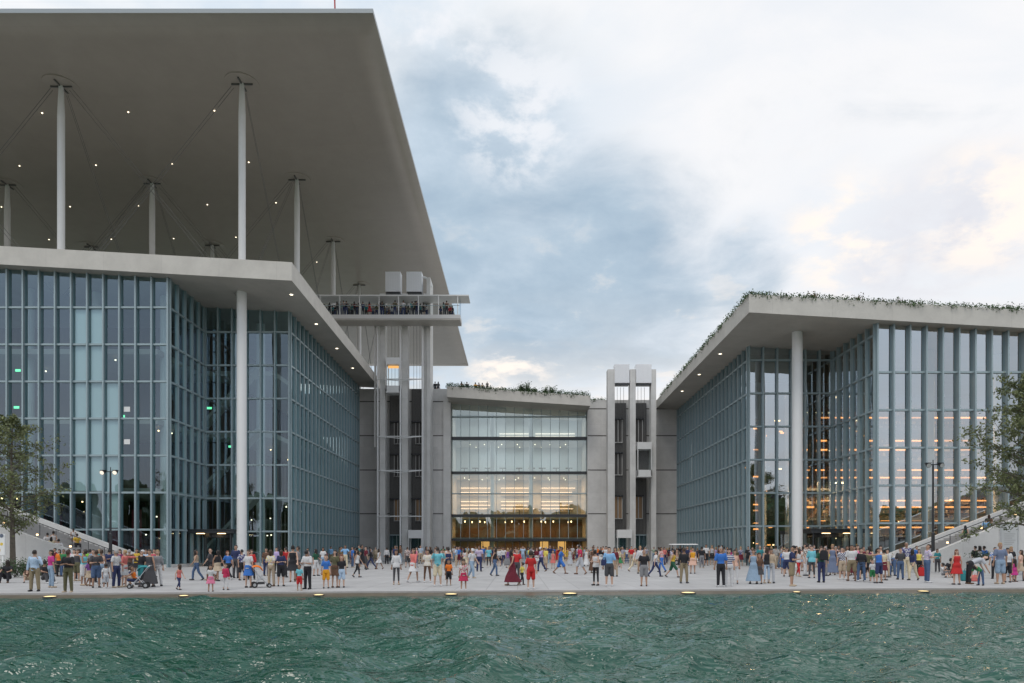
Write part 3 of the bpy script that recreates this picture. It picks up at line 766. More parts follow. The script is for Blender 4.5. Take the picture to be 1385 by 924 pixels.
# ------------------------------------------------------------------ viewing terrace
def terrace():
    root = empty('viewing_terrace', (X(530,85), 85.5, Z(430,84)), 'long high balcony crowded with people, hung on the left lift tower under the canopy', 'balcony')
    y0, y1 = 84.0, 86.35; xl = -34.0; xf, xr = X(622.5,84), X(634,84)
    zf = Z(425.6, 84); zfb = Z(430.5, 84)
    mb = MB(); mb.box(xl, xf, y0, y1, zfb-.02, zf); mb.build('deck', M['white_deck'], root)
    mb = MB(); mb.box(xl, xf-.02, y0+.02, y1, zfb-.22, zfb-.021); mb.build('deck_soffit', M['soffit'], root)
    zr = Z(400.2, 84); mb = MB(); mb.box(xl, xr, y0, y1+.3, zr, zr+.14); mb.build('roof', M['white'], root)
    for px in (433, 459.5, 486, 512.6, 539, 566, 593, 619):
        xx = X(px, 84); mb = MB(); mb.box(xx-.045, xx+.045, y0+.03, y0+.12, zf, zr); mb.build('post', M['white'], root)
    mb = MB(); mb.quad((xl,y0+.06,zf+.05),(xf-.1,y0+.06,zf+.05),(xf-.1,y0+.06,zf+1.1),(xl,y0+.06,zf+1.1)); mb.build('glass_rail', M['glass_clear'], root)
    mb = MB(); mb.box(xl, xf-.1, y0+.03, y0+.09, zf+1.1, zf+1.15); mb.build('handrail', M['steel'], root)
    mb = MB(); mb.quad((xf-.1,y0+.06,zf),(xf-.1,y1,zf),(xf-.1,y1,zr),(xf-.1,y0+.06,zr)); mb.build('end_glass', M['glass_clear'], root)
    return zf
M['white_deck'] = principled('pale_deck_edge', (.62,.62,.61), .5)
ZDECK = terrace()

# ------------------------------------------------------------------ the great canopy
def canopy():
    root = empty('flat_canopy', (-60, 102, 22), 'huge thin flat canopy over the left hall on tall slender white columns', 'canopy')
    xr, xl, yn, yf = -10.7, -110.7, 52.0, 153.0; zt = 41.2
    n = 40
    def belly(u, v): return (1-abs(2*u-1)**2.2)*(1-abs(2*v-1)**2.2)
    vs = []; fs = []
    for j in range(n+1):
        for i in range(n+1):
            u, v = i/n, j/n; x = xl+(xr-xl)*u; y = yn+(yf-yn)*v; b = belly(u, v)
            vs.append((x, y, zt - 1.6*b**.8))
    o = len(vs)
    for j in range(n+1):
        for i in range(n+1):
            u, v = i/n, j/n; x = xl+(xr-xl)*u; y = yn+(yf-yn)*v; b = belly(u, v)
            vs.append((x, y, zt + .32 + 1.3*b))
    q = lambda j, i: j*(n+1)+i
    for j in range(n):
        for i in range(n):
            fs.append((q(j,i), q(j+1,i), q(j+1,i+1), q(j,i+1))); fs.append((o+q(j,i), o+q(j,i+1), o+q(j+1,i+1), o+q(j+1,i)))
    nf = len(fs)
    for k in range(n):
        fs.append((q(0,k), q(0,k+1), o+q(0,k+1), o+q(0,k))); fs.append((q(n,k+1), q(n,k), o+q(n,k), o+q(n,k+1)))
        fs.append((q(k+1,0), q(k,0), o+q(k,0), o+q(k+1,0))); fs.append((q(k,n), q(k+1,n), o+q(k+1,n), o+q(k,n)))
    mb = MB(); mb.v = vs; mb.f = fs; mb.m = [0]*nf+[1]*(len(fs)-nf)
    r = mb.build('canopy_roof', [M['canopy'], M['canopy_edge']], root)
    r.data.polygons.foreach_set('use_smooth', [True]*nf+[False]*(len(fs)-nf))
    def zu(x, y): return zt - 1.6*max(0, belly((x-xl)/(xr-xl), (y-yn)/(yf-yn)))**.8
    CXs = [-23.3, -38.6, -53.9, -69.2]; CYs = [59.4, 74.2, 88.8, 103.4, 118]
    zb = 23.0
    for i, x in enumerate(CXs):
        for j, y in enumerate(CYs):
            r0 = .29; z1 = zu(x, y)
            b0 = sofL(x, y)+1.3 if y < 90 else 23.0
            mb = MB(); mb.tube([(x,y,b0-.3),(x,y,z1-2.6),(x,y,z1+.05)], [r0, r0, r0*.62], 20)
            c = mb.build('column', M['post_white'], root)
            mb = MB(); mb.tube([(x,y,z1-.02),(x,y,z1+.10)], 1.4, 28); mb.build('ceiling_ring', M['canopy'], c)
            mb = MB(); mb.box(x-.9, x+.9, y-.05, y+.05, z1-.14, z1-.02); mb.box(x-.05, x+.05, y-.9, y+.9, z1-.14, z1-.021); mb.build('bracket', M['cable'], c)
    def cable(p, q_):
        p, q_ = Vector(p), Vector(q_); off = (q_-p).cross(Vector((0,0,1))).normalized().cross((q_-p).normalized())*.13
        mb = MB(); mb.tube([p+off, q_+off], .018, 6); mb.tube([p-off, q_-off], .018, 6)
        mb.build('brace_cable', M['cable'], root)
    for j, y in enumerate(CYs[:4]):
        for i in range(len(CXs)-1):
            xa, xb = CXs[i], CXs[i+1]
            zt1 = zu(xa, y)-.3; zt2 = zu(xb, y)-.3
            cable((xa-.8, y, zt1), (xb+.4, y, zb)); cable((xb+.8, y, zt2), (xa-.4, y, zb))
    for i, x in enumerate(CXs[:2]):
        for j in range(4):
            ya, yb = CYs[j], CYs[j+1]
            cable((x, ya+.8, zu(x,ya)-.3), (x, yb-.4, zb)); cable((x, yb-.8, zu(x,yb)-.3), (x, ya+.4, zb))
    for y in (62.8, 70.8, 78.8, 86.8, 94.8, 102.8, 110.8):
        for x in (-27.1, -34.8, -42.5, -50.2, -57.9):
            z = zu(x, y); mb = MB(); mb.tube([(x,y,z-.04),(x,y,z+.02)], .06, 10); mb.build('downlight', M['spot'], root)
    return root
canopy()
mb = MB(); mb.tube([(X(461.5,100)+.15,100,42.3),(X(455,100)-.6,100,92)], [.16,.09], 8)
tag(mb.build('mast', M['red']), 'thin red mast rising above the top edge of the canopy', 'mast')
# ------------------------------------------------------------------ hill behind, stairs, street furniture
mb = MB()
mb.hexa([(-200,92.5,0),(-30.2,92.5,0),(-30.2,220,0),(-200,220,0)], [(-200,92.5,21.4),(-30.2,92.5,21.4),(-30.2,200,3),(-200,200,3)])
mb.hexa([(30.2,92.5,0),(200,92.5,0),(200,220,0),(30.2,220,0)], [(30.2,92.5,17.3),(200,92.5,17.3),(200,200,2),(30.2,200,2)])
tag(mb.build('park_hill', M['leaf_olive']), kind='structure')

def stairs(side):
    Lf = side < 0; s = -1 if Lf else 1
    if Lf: yU, yD, xa, sl, za_low, slo, xlo = 56.1, 48.0, 28.8, .37, 0, .355, 27.0
    else:  yU, yD, xa, sl, za_low, slo, xlo = 54.0, 47.0, 26.9, .385, 0, .42, 25.2
    root = empty('outdoor_staircase', (s*32, (yU+yD)/2, 0),
        'outdoor stairs climbing to the left beside the left hall, people sitting on them' if Lf else 'outdoor stairs climbing to the right in front of the library',
        'staircase', 'stairs up the flanks of the square')
    xe = 52
    # treads
    mb = MB(); n = 58; run = (xe-xa)/n; rise = run*sl
    prof = []
    for k in range(n):
        x = xa + k*run; z = (k+1)*rise
        X0, X1 = sorted((s*x, s*(xe)))
        a, b = sorted((s*x, s*(x+run)))
        mb.box(a, b, yD+.45, yU-.4, 0, z)
    mb.build('steps', M['step'], root)
    def wedge(x_start, slope, y0, y1, th, name, mat, extra=0):
        mb = MB(); a, b = s*x_start, s*xe; z1 = (xe-x_start)*slope + th
        if Lf: mb.hexa([(b,y0,0),(a,y0,0),(a,y1,0),(b,y1,0)], [(b,y0,z1),(a,y0,th),(a,y1,th),(b,y1,z1)])
        else:  mb.hexa([(a,y0,0),(b,y0,0),(b,y1,0),(a,y1,0)], [(a,y0,th),(b,y0,z1),(b,y1,z1),(a,y1,th)])
        mb.build(name, mat, root)
    wedge(xlo, slo, yD, yD+.42, .15, 'side_wall', M['stone_pale'])
    wedge(xa-.3, sl, yU-.38, yU, .45, 'parapet', M['stone_pale'])
    # handrail down the middle
    mb = MB(); ym = (yU+yD)/2
    mb.tube([(s*(xa+.5), ym, .2+.95), (s*xe, ym, (xe-xa)*sl+.95)], .03, 8)
    for k in range(0, 20): x = xa+.6+k*1.2; z = (x-xa)*sl; mb.tube([(s*x,ym,z),(s*x,ym,z+.96)], .022, 6)
    mb.build('handrail', M['darksteel'], root)
    rr = random.Random(3)
    for k in range(5):
        x = xlo+4+k*2.3; z = (x-xlo)*slo+.05; y = yD+.7
        mb = MB(); mb.tube([(s*x, y, z+.18), (s*x, y, z+.27)], .06, 10); mb.build('step_lamp', M['warm_soft'], root)
    return (s, xa, sl, yU, yD)
STL = stairs(-1); STR = stairs(1)

def entrance(side):
    Lf = side < 0; s = -1 if Lf else 1
    x0, x1 = (X(258,61), X(322,61)) if Lf else (X(1087,60.5), X(1160,60.5)); yb = 63.4 if Lf else 62.4
    root = empty('entrance_canopy', ((x0+x1)/2, yb-1.5, 0), 'flat dark entrance porch with revolving door ' + ('behind the left tall column' if Lf else 'right of the right tall column'), 'porch', 'dark entrance porches')
    cx = (x0+x1)/2; z = 2.85
    mb = MB(); mb.box(x0, x1, yb-3.4, yb-.5, z, z+.28); mb.box(x0-.06, x1+.06, yb-3.46, yb-.44, z+.28, z+.34); mb.build('porch_roof', M['darksteel'], root)
    mb = MB(); mb.tube([(cx,yb-1.6,.05),(cx,yb-1.6,.12)], 1.25, 24); mb.tube([(cx,yb-1.6,z-.35),(cx,yb-1.6,z-.01)], 1.25, 24)
    for k in range(6): a = PI*k/3; mb.tube([(cx+1.2*math.cos(a),yb-1.6+1.2*math.sin(a),.1),(cx+1.2*math.cos(a),yb-1.6+1.2*math.sin(a),z-.3)], .04, 6)
    mb.box(cx-1.1, cx+1.1, yb-1.62, yb-1.58, .15, .25); mb.box(cx-.03, cx+.03, yb-2.7, yb-.5, .15, .25)
    fr = mb.build('door_drum', M['darksteel'], root)
    mb = MB(); mb.quad((cx-1.1,yb-1.6,.25),(cx+1.1,yb-1.6,.25),(cx+1.1,yb-1.6,z-.35),(cx-1.1,yb-1.6,z-.35)); mb.quad((cx,yb-2.7,.25),(cx,yb-.5,.25),(cx,yb-.5,z-.35),(cx,yb-2.7,z-.35)); mb.build('door_leaf', M['glass_clear'], fr)
    for xx in (x0+.25, x1-.3):
        mb = MB(); mb.box(xx-.05,xx+.05,yb-3.3,yb-3.2,0,z); mb.build('porch_post', M['darksteel'], root)
    for k in range(2):
        xx = cx-.9+k*1.8; mb = MB(); mb.box(xx-.3,xx+.3,yb-3.2,yb-2.9,z-.04,z-.005); mb.build('porch_lamp', M['warm_soft'], root)
entrance(-1); entrance(1)

# lamp posts, each with two spotlight heads
def lamp_post(px, d, ytop, lab, proto=None):
    x = X(px, d); h = Z(ytop, d)
    root = empty('lamp_post', (0,0,0))
    mb = MB(); mb.tube([(0,0,0),(0,0,2.6),(0,0,2.65),(0,0,h-.3)], [.11,.11,.075,.06], 14); mb.build('pole', M['darksteel'], root)
    mb = MB(); mb.tube([(-.45,0,h-.32),(.45,0,h-.32)], .035, 8); mb.tube([(0,0,h-.35),(0,0,h)], .03, 8); mb.build('cross_arm', M['darksteel'], root)
    for s in (-1, 1):
        mb = MB(); mb.tube([(s*.42,.05,h-.28),(s*.45,-.28,h-.42)], [.10,.17], 14); mb.box(s*.42-.19,s*.42+.19,-.26,-.0,h-.25,h-.22); hd = mb.build('spotlight', M['darksteel'], root)
        mb = MB(); mb.tube([(s*.4505,-.283,h-.4215),(s*.452,-.30,h-.43)], .145, 14); mb.build('lens', M['lamp_lens'] if px > 1000 else M['lamp_on'], hd)
    root.location = (x, d, 0)
    tag(root, lab, 'lamp post', 'dark lamp posts with twin spotlights')
M['lamp_lens'] = principled('lamp_lens_glass', (.5,.52,.5), .15); M['lamp_on'] = emission('lamp_lens_glow', (1,.9,.75), 1.1)
lamp_post(149.5, 50, 632, 'slim dark lamp post with two spotlight heads before the white blinds')
lamp_post(1262, 48, 622, 'slim dark lamp post with two spotlight heads before the library front')

# boards
root = empty('sign_board', (X(1365,44), 44, 0), 'tall blank white information board by the right stairs', 'sign')
mb = MB(); x0, x1 = X(1352.5,44), X(1378,44); z1 = Z(707,44)
mb.box(x0, x0+.08, 43.95, 44.05, 0, z1); mb.box(x1-.08, x1, 43.95, 44.05, 0, z1); mb.build('frame', M['white'], root)
mb = MB(); mb.box(x0+.09, x1-.09, 43.97, 44.02, .9, z1-.03); mb.build('panel', M['poster'], root)
mb = MB()
for k in range(6): mb.box(x0+.25, x0+.25+.5+.1*(k % 3), 43.962, 43.968, 1.8+.13*k, 1.84+.13*k)
mb.build('faint_lines', M['stone'], root)
root = empty('poster_board', (X(0,44), 44, 0), 'white poster with yellow pictures and round emblem at left edge by the tree', 'poster')
mb = MB(); x0, x1 = X(-26,44), X(7,44); z0, z1 = Z(751,44), Z(722,44)
mb.box(x0, x1, 43.95, 44.05, z0, z1); mb.box(x0+.1, x0+.2, 43.98, 44.1, 0, z0); mb.box(x1-.2, x1-.1, 43.98, 44.1, 0, z0); mb.build('panel', M['poster'], root)
mb = MB()
for cx, cz, r in ((-3,735,3.2), (-2,744,3.4), (3,736,2.0), (-14,738,4)):
    c = at(cx, cz, 44); r = r*44/F; mb.tube([(c.x,43.945,c.z),(c.x,43.94,c.z)], r, 14)
mb.build('picture', M['yellow'], root)
mb = MB(); c = at(3,724.7,44); mb.tube([(c.x,43.945,c.z),(c.x,43.93,c.z)], .12, 14); mb.build('emblem', M['ink'], root)

# low planter wall with shrubs on the right, dark slab leaning there
root = empty('planter', (X(1332,41), 42, 0), 'grey concrete planter at right with dark green shrub, people behind it', 'planter')
x0, x1 = X(1316,41), X(1348,41)
mb = MB(); mb.box(x0, x1, 41, 41.18, 0, 1.0); mb.box(x0, x0+.18, 41.18, 43, 0, 1.0); mb.box(x1-.18, x1, 41.18, 43, 0, 1.0); mb.box(x0, x1, 43, 43.18, 0, 1.0); mb.build('box', M['stone_pale'], root)
mb = MB(); mb.box(x0+.19, x1-.19, 41.19, 42.99, .1, .85); mb.build('soil', M['earth'], root)

# ------------------------------------------------------------------ vegetation
def leaves(mb, pts, size, rr, per=1, flatz=.5):
    for p in pts:
        for _ in range(per):
            s = size*rr.uniform(.6,1.3)
            n = Vector((rr.gauss(0,1), rr.gauss(0,1), rr.gauss(0,1))).normalized()
            a = n.orthogonal().normalized(); a.rotate(Matrix.Rotation(rr.uniform(0,6.28), 3, n)); b = n.cross(a)
            q = p + Vector((rr.gauss(0,1), rr.gauss(0,1), rr.gauss(0,1)))*size*1.3
            mb.add([q-a*s, q-b*s*.45, q+a*s, q+b*s*.45], [(0,1,2,3)])
def tree(name, loc, h, spread, first, lab, seed, n_br=34, per=44, lsize=.085, mat=None):
    rr = random.Random(seed); root = empty(name, loc, lab, 'tree')
    tr = MB(); br = MB(); lf = MB()
    trunk = []
    for k in range(9):
        t = k/8; trunk.append(Vector((math.sin(t*3+seed)*.12*t, math.cos(t*2+seed)*.1*t, h*.97*t)))
    tr.tube(trunk, [.17*(1-t*.93)+.01 for t in [k/8 for k in range(9)]], 10)
    tips = []
    for k in range(n_br):
        t = first + (1-first)*(k+rr.random()*.8)/n_br; i = min(7, int(t*8)); p0 = trunk[i].lerp(trunk[i+1], t*8-i)
        az = k*2.4 + rr.uniform(-.4,.4); prof = math.sin(PI*min(1,(t-first)/(1-first)*.80+.22))**.7
        ln = spread*prof*rr.uniform(.65,1.12); up = rr.uniform(.15,.75)
        pts = [p0]; d = Vector((math.cos(az), math.sin(az), up)).normalized()
        for s in range(5):
            d = (d + Vector((rr.gauss(0,.13), rr.gauss(0,.13), rr.gauss(0,.10)-.03))).normalized(); pts.append(pts[-1]+d*ln/5)
        r0 = .05*(1-t)+.018; br.tube(pts, [r0*(1-.17*i) for i in range(6)], 5)
        for s in range(1, 6):
            for _ in range(3):
                dd = (d + Vector((rr.gauss(0,.8), rr.gauss(0,.8), rr.gauss(.1,.6)))).normalized(); q = pts[s] + dd*ln*.28*rr.uniform(.4,1)
                br.tube([pts[s], (pts[s]+q)/2+Vector((0,0,.04)), q], [.012,.009,.005], 4, cap=False)
                for u in range(per//6): tips.append(pts[s].lerp(q, rr.uniform(.2,1.1)))
    rr.shuffle(tips)
    leaves(lf, tips, lsize, rr, 1)
    for m, nm, mt in ((tr,'trunk',M['bark']), (br,'branches',M['bark']), (lf,'crown',mat or M['leaf'])):
        o = bpy.data.objects.new(nm, m.mesh(nm, mt, nm != 'crown')); col.objects.link(o); o.parent = root
tree('plane_tree', (X(17.5,45.2), 45.2, 0), 10.3, 3.1, .24, 'young thin leaved tree standing at the left edge before the stairs', 3, 50, 64, .095)
tree('plane_tree', (X(1395,40), 40, 0), 11.9, 3.6, .22, 'green tree leaning into the right edge before the library', 8, 58, 84, .10)

def shrub(loc, r, h, lab, seed, grp, mat=None, name='shrub', n=260, ls=.06):
    rr = random.Random(seed); root = empty(name, loc, lab, 'shrub', grp); st = MB(); lf = MB(); pts = []
    for k in range(9):
        a = rr.uniform(0,6.28); rad = r*rr.uniform(.2,.9); tip = Vector((math.cos(a)*rad, math.sin(a)*rad, h*rr.uniform(.6,1)))
        st.tube([(0,0,0), tip*.5+Vector((0,0,.08)), tip], [.012,.01,.005], 4, cap=False)
        for u in range(n//9):
            t = rr.uniform(.3,1.05); pts.append(tip*t + Vector((rr.gauss(0,r*.22), rr.gauss(0,r*.22), rr.gauss(0,h*.12))))
    leaves(lf, pts, ls, rr, 1)
    for m, nm, mt in ((st,'stems',M['bark']), (lf,'foliage',mat or M['leaf_dark'])):
        o = bpy.data.objects.new(nm, m.mesh(nm, mt)); col.objects.link(o); o.parent = root
for i, (px, py, d, r, h, lab) in enumerate(((6,786,37,.6,.8,'dark low shrub at the far left edge behind the seated woman'), (20,785,38,.7,1.0,'dark leafy shrub at the foot of the left tree'), (33,785,38,.6,.85,'dark low shrub right behind the man in the light blue shirt'),
        (55,783,40,.6,.9,'dark shrub between the two men at far left'), (72,782,41,.6,.8,'low shrub behind the woman in the pink top'))):
    shrub((X(px,d), d, 0), r, h, lab, 20+i, 'shrubs along the left stair wall', n=420)
shrub((X(1330,42), 42.1, .8), .85, .55, 'dark green shrub filling the concrete planter at right', 40, None, n=600)
shrub((X(1200,47), 47, 0), .6, .9, 'low dark shrub behind the people left of the right lamp post', 41, 'shrubs along the right stair wall', n=420)
shrub((X(1216,46), 46, 0), .7, 1.1, 'dark shrub just left of the right lamp post', 42, 'shrubs along the right stair wall', n=420)
shrub((X(1240,46), 46, 0), .6, .9, 'dark shrub behind the man in the plaid shirt at right', 43, 'shrubs along the right stair wall', n=420)

# roof planting: a trailing mat along the edges and single tufts standing up
def edge_mat(name, pts, lab, seed, hang=.18, step=.14, w=1.6, mat=None, ls=.09, tall=1.0):
    rr = random.Random(seed); mb = MB(); ps = []
    for a, b in zip(pts, pts[1:]):
        a, b = Vector(a), Vector(b); n = int((b-a).length/step); t = (b-a).normalized(); inn = Vector((-t.y, t.x, 0))
        for k in range(n):
            p = a.lerp(b, k/n); hh = .5+.5*noise.noise(p*.55); h2 = max(0, noise.noise(p*1.7+Vector((5,0,0))))
            for _ in range(40): ps.append(p + inn*rr.uniform(-.10,w) + Vector((0,0,rr.uniform(0,.04+.26*hh*tall))))
            if h2 > .12:
                for _ in range(10): ps.append(p - inn*rr.uniform(.04,.10) - Vector((0,0,rr.uniform(0,hang*min(1,h2*2.2)))))
    leaves(mb, ps, ls, rr, 1)
    tag(mb.build(name, mat or M['leaf_olive']), lab, 'plants', kind='stuff')
def topR(x, y): return sofR(x, y) + (1.4 + (1.05-1.4)*(y-54)/36)
edge_mat('roof_ground_cover', [(17.9,88,topR(17.9,88)), (17.85,54.05,topR(17.85,54)), (48,54.05,topR(48,54))], 'low green plants trailing over the edge of the library roof', 1)
zz0, zz1 = Z(522.5,87), Z(535.5,87)
edge_mat('roof_ground_cover', [(X(604.5,87),87.05,zz0), (X(798,87),87.05,zz1)], 'green plants spilling over the roof of the middle building', 2, .4, mat=M['leaf_dark'], ls=.095, tall=2.2)
edge_mat('roof_ground_cover', [(X(799,90),90.1,Z(541,90)), (X(822,90),90.1,Z(541,90))], 'low plants on the wall top left of the shorter lift tower', 3, .2)

def tuft_mesh(seed, h, blades=26, spread=.35):
    rr = random.Random(seed); mb = MB()
    for k in range(blades):
        a = rr.uniform(0,6.28); ln = h*rr.uniform(.45,1); le = rr.uniform(.1,spread)*ln; w = .022*rr.uniform(.7,1.5)
        b = Vector((math.cos(a),math.sin(a),0)); s = Vector((-b.y,b.x,0))*w; p = b*rr.uniform(0,.12)
        mb.add([p-s, p+s, p+b*le*.4+Vector((0,0,ln*.55))+s*.8, p+b*le*.4+Vector((0,0,ln*.55))-s*.8, p+b*le+Vector((0,0,ln))], [(0,1,2,3),(3,2,4)])
        for q in range(5):
            t = rr.uniform(.25,1); c = p+b*le*t+Vector((0,0,ln*t)); leaves(mb, [c], .085, rr)
    return mb
tufts = {}
for nm, mt in (('roof_shrub', M['leaf_olive']), ('roof_grass_tuft', M['rust_leaf'])):
    tufts[nm] = [tuft_mesh(s, 1.0).mesh(nm, mt) for s in range(4)]
rt = random.Random(12)
def tuft(kind, p, h, lab, cat, grp, w=1.0):
    o = bpy.data.objects.new(kind, rt.choice(tufts[kind])); col.objects.link(o); o.location = p; o.scale = (h*w, h*w, h); o.rotation_euler = (0,0,rt.uniform(0,6.28)); tag(o, lab, cat, grp)
LBROOF = 'plants standing along the edge of the library roof'
for px, h, nm, lab in ((1034,.35,'roof_shrub','small shrub nearest the left corner of the library roof'), (1062,.35,'roof_shrub','small dark shrub on the library roof left of the tallest'), (1101,.95,'roof_grass_tuft','tallest rusty plant on the library roof'), (1093,.55,'roof_shrub','green shrub just left of the tallest rusty roof plant'),
        (1128,.35,'roof_shrub','small low shrub right of the tallest roof plant'), (1160,.8,'roof_grass_tuft','feathery brown plant above the right half of the porch'), (1168,.55,'roof_shrub','green shrub beside the feathery brown roof plant'), (1196,.7,'roof_grass_tuft','brown plant above the corner where the library front begins'), (1216,.65,'roof_grass_tuft','single thin brown stalk on the library roof'),
        (1259,.55,'roof_shrub','bushy dark plant above the right lamp post'), (1290,.25,'roof_shrub','low plant right of the lamp post on the roof line'), (1345,.6,'roof_shrub','left bush of the dark cluster above the right tree'), (1361,.85,'roof_shrub','pointed dark bush in the middle of the roof cluster at right'), (1378,.75,'roof_shrub','dark bush at the right end of the roof line')):
    d = 54.5+rt.uniform(0,.6); x = X(px, d); tuft(nm, (x, d, topR(x,d)-.05), h, lab, 'plant', LBROOF, 1.25)
for k, d in enumerate((57, 60.5, 63, 67, 70.5, 74, 78, 82)):
    tuft('roof_shrub', (18.1, d, topR(18.1,d)-.05), .35+.25*(k % 3)/2, ['first','second','third','fourth','fifth','sixth','seventh','eighth'][k] + ' small shrub from the front corner along the receding library roof edge', 'plant', LBROOF)
def topM(px): return zz0 + (zz1-zz0)*(px-604.5)/194
LM = 'plants standing on the roof of the middle building'
for px, h, lab in ((662,.55,'thin plant left of centre on the middle roof'), (676,.5,'small plant beside the thin one on the middle roof'), (705,1.15,'broad dark bush at the centre of the middle roof'), (713,1.35,'tallest bush on the middle roof'), (722,.8,'lower bush right of the tallest on the middle roof'),
        (738,1.0,'upright bush in the right half of the middle roof'), (746,1.1,'thin tall bush in the right half of the middle roof'), (757,.6,'low bush right of the thin tall one on the middle roof'), (779,.5,'last small bush toward the right end of the middle roof')):
    tuft('roof_shrub', (X(px,87.6), 87.6, topM(px)-.05), h, lab, 'plant', LM, 1.5)
# ------------------------------------------------------------------ people
V = Vector
def vs_(s, x, y, z): return V((s*x, y, z)).normalized()
# each pose: torso lean, arms {side: (upper, fore)}, legs {side: (thigh, shin)}; the figure looks along -Y, side -1/+1
def P_(lean=(0,0,1), aL=None, aR=None, lL=None, lR=None, head=(0,0,1), sit=0):
    return dict(lean=V(lean).normalized(), arm={-1: aL, 1: aR}, leg={-1: lL, 1: lR}, head=V(head).normalized(), sit=sit)
def arm(s, u, f): return (vs_(s,*u), vs_(s,*f))
DN = lambda s: arm(s, (.16,.04,-1), (.06,-.16,-1))
ST = lambda s, k=.05: (vs_(s,k,-.01,-1), vs_(s,k*.6,.03,-1))
POSES = {
 'stand': P_(aL=DN(-1), aR=DN(1), lL=ST(-1), lR=ST(1)),
 'relax': P_(aL=DN(-1), aR=arm(1,(.12,-.1,-1),(-.3,-1,-.2)), lL=ST(-1,.10), lR=(V((.09,-.14,-1)).normalized(), V((.05,.08,-1)).normalized())),
 'hold': P_((0,-.05,1), arm(-1,(.12,-.2,-1),(-.5,-1,.15)), arm(1,(.12,-.2,-1),(-.5,-1,.15)), ST(-1), ST(1), (0,-.3,1)),
 'photo': P_((0,.03,1), arm(-1,(.3,-.8,-.45),(-.35,-.55,.9)), arm(1,(.3,-.8,-.45),(-.35,-.55,.9)), ST(-1,.08), ST(1,.08)),
 'phone': P_(aL=DN(-1), aR=arm(1,(.35,-.35,-.9),(-.45,-.35,1)), lL=ST(-1,.08), lR=ST(1,.08)),
 'walk': P_((0,-.06,1), arm(-1,(.12,.4,-1),(.03,.05,-1)), arm(1,(.12,-.35,-1),(-.05,-.75,-1)), (V((-.02,-.42,-1)).normalized(), V((-.02,-.06,-1)).normalized()), (V((.02,.22,-1)).normalized(), V((.02,.62,-1)).normalized())),
 'stride': P_((0,-.12,1), arm(-1,(.12,.6,-1),(.05,.1,-1)), arm(1,(.12,-.5,-1),(-.05,-1,-.5)), (V((-.02,-.68,-1)).normalized(), V((-.02,-.2,-1)).normalized()), (V((.02,.38,-1)).normalized(), V((.02,.85,-1)).normalized())),
 'hips': P_(aL=arm(-1,(.75,.25,-.8),(-.75,-.45,-.45)), aR=arm(1,(.75,.25,-.8),(-.75,-.45,-.45)), lL=ST(-1,.1), lR=ST(1,.1)),
 'crossed': P_(aL=arm(-1,(.18,-.25,-1),(-1,-.55,.2)), aR=arm(1,(.18,-.25,-1),(-1,-.5,.1)), lL=ST(-1), lR=ST(1,.08)),
 'sitground': P_((0,.12,1), arm(-1,(.15,-.75,-.6),(-.15,-.9,-.1)), arm(1,(.15,-.75,-.6),(-.15,-.9,-.1)), (V((-.15,-1,.62)).normalized(), V((-.05,-.42,-1)).normalized()), (V((.15,-1,.62)).normalized(), V((.05,-.42,-1)).normalized()), (0,-.2,1), .11),
 'sitstep': P_((0,-.1,1), arm(-1,(.15,-.35,-1),(-.25,-1,-.2)), arm(1,(.15,-.35,-1),(-.25,-1,-.2)), (V((-.12,-1,-.02)).normalized(), V((-.02,-.12,-1)).normalized()), (V((.12,-1,-.02)).normalized(), V((.02,-.12,-1)).normalized()), (0,-.15,1)),
 'bend': P_((0,-1,.42), arm(-1,(.08,-.35,-1),(-.05,-.5,-1)), arm(1,(.08,-.35,-1),(-.05,-.5,-1)), (V((-.08,.14,-1)).normalized(), V((-.05,.05,-1)).normalized()), (V((.08,.10,-1)).normalized(), V((.05,.05,-1)).normalized()), (0,-1,.1)),
 'crouch': P_((0,-.35,1), arm(-1,(.15,-.75,-.7),(-.2,-.8,-.3)), arm(1,(.15,-.75,-.7),(-.2,-.8,-.3)), (V((-.3,-1,.12)).normalized(), V((-.05,.62,-.9)).normalized()), (V((.3,-1,.12)).normalized(), V((.05,.62,-.9)).normalized()), (0,-.2,1)),
 'reach': P_((0,-.05,1), DN(-1), arm(1,(.25,-1,-.1),(0,-1,.15)), ST(-1,.09), ST(1,.09)),
 'lean': P_((0,-.14,1), arm(-1,(.15,-.55,-1),(-.2,-1,.05)), arm(1,(.15,-.55,-1),(-.2,-1,.05)), ST(-1,.06), ST(1,.06), (0,-.15,1)),
}
PHRASE = {'stand':'standing','relax':'standing relaxed','hold':'looking down','photo':'raising both arms','phone':'with hand at face','walk':'walking','stride':'striding',
 'hips':'with hands on hips','crossed':'with folded arms','sitground':'sitting on the ground','sitstep':'seated','bend':'bending forward','crouch':'crouching','reach':'reaching an arm out','lean':'leaning on the rail'}
BUILD = {'m': dict(sh=.195, w=1.0, hip=.155, hd=1.0, leg=1.0), 'f': dict(sh=.168, w=.88, hip=.165, hd=.97, leg=1.0), 'c': dict(sh=.165, w=.88, hip=.145, hd=1.28, leg=.92)}
_fk = {}
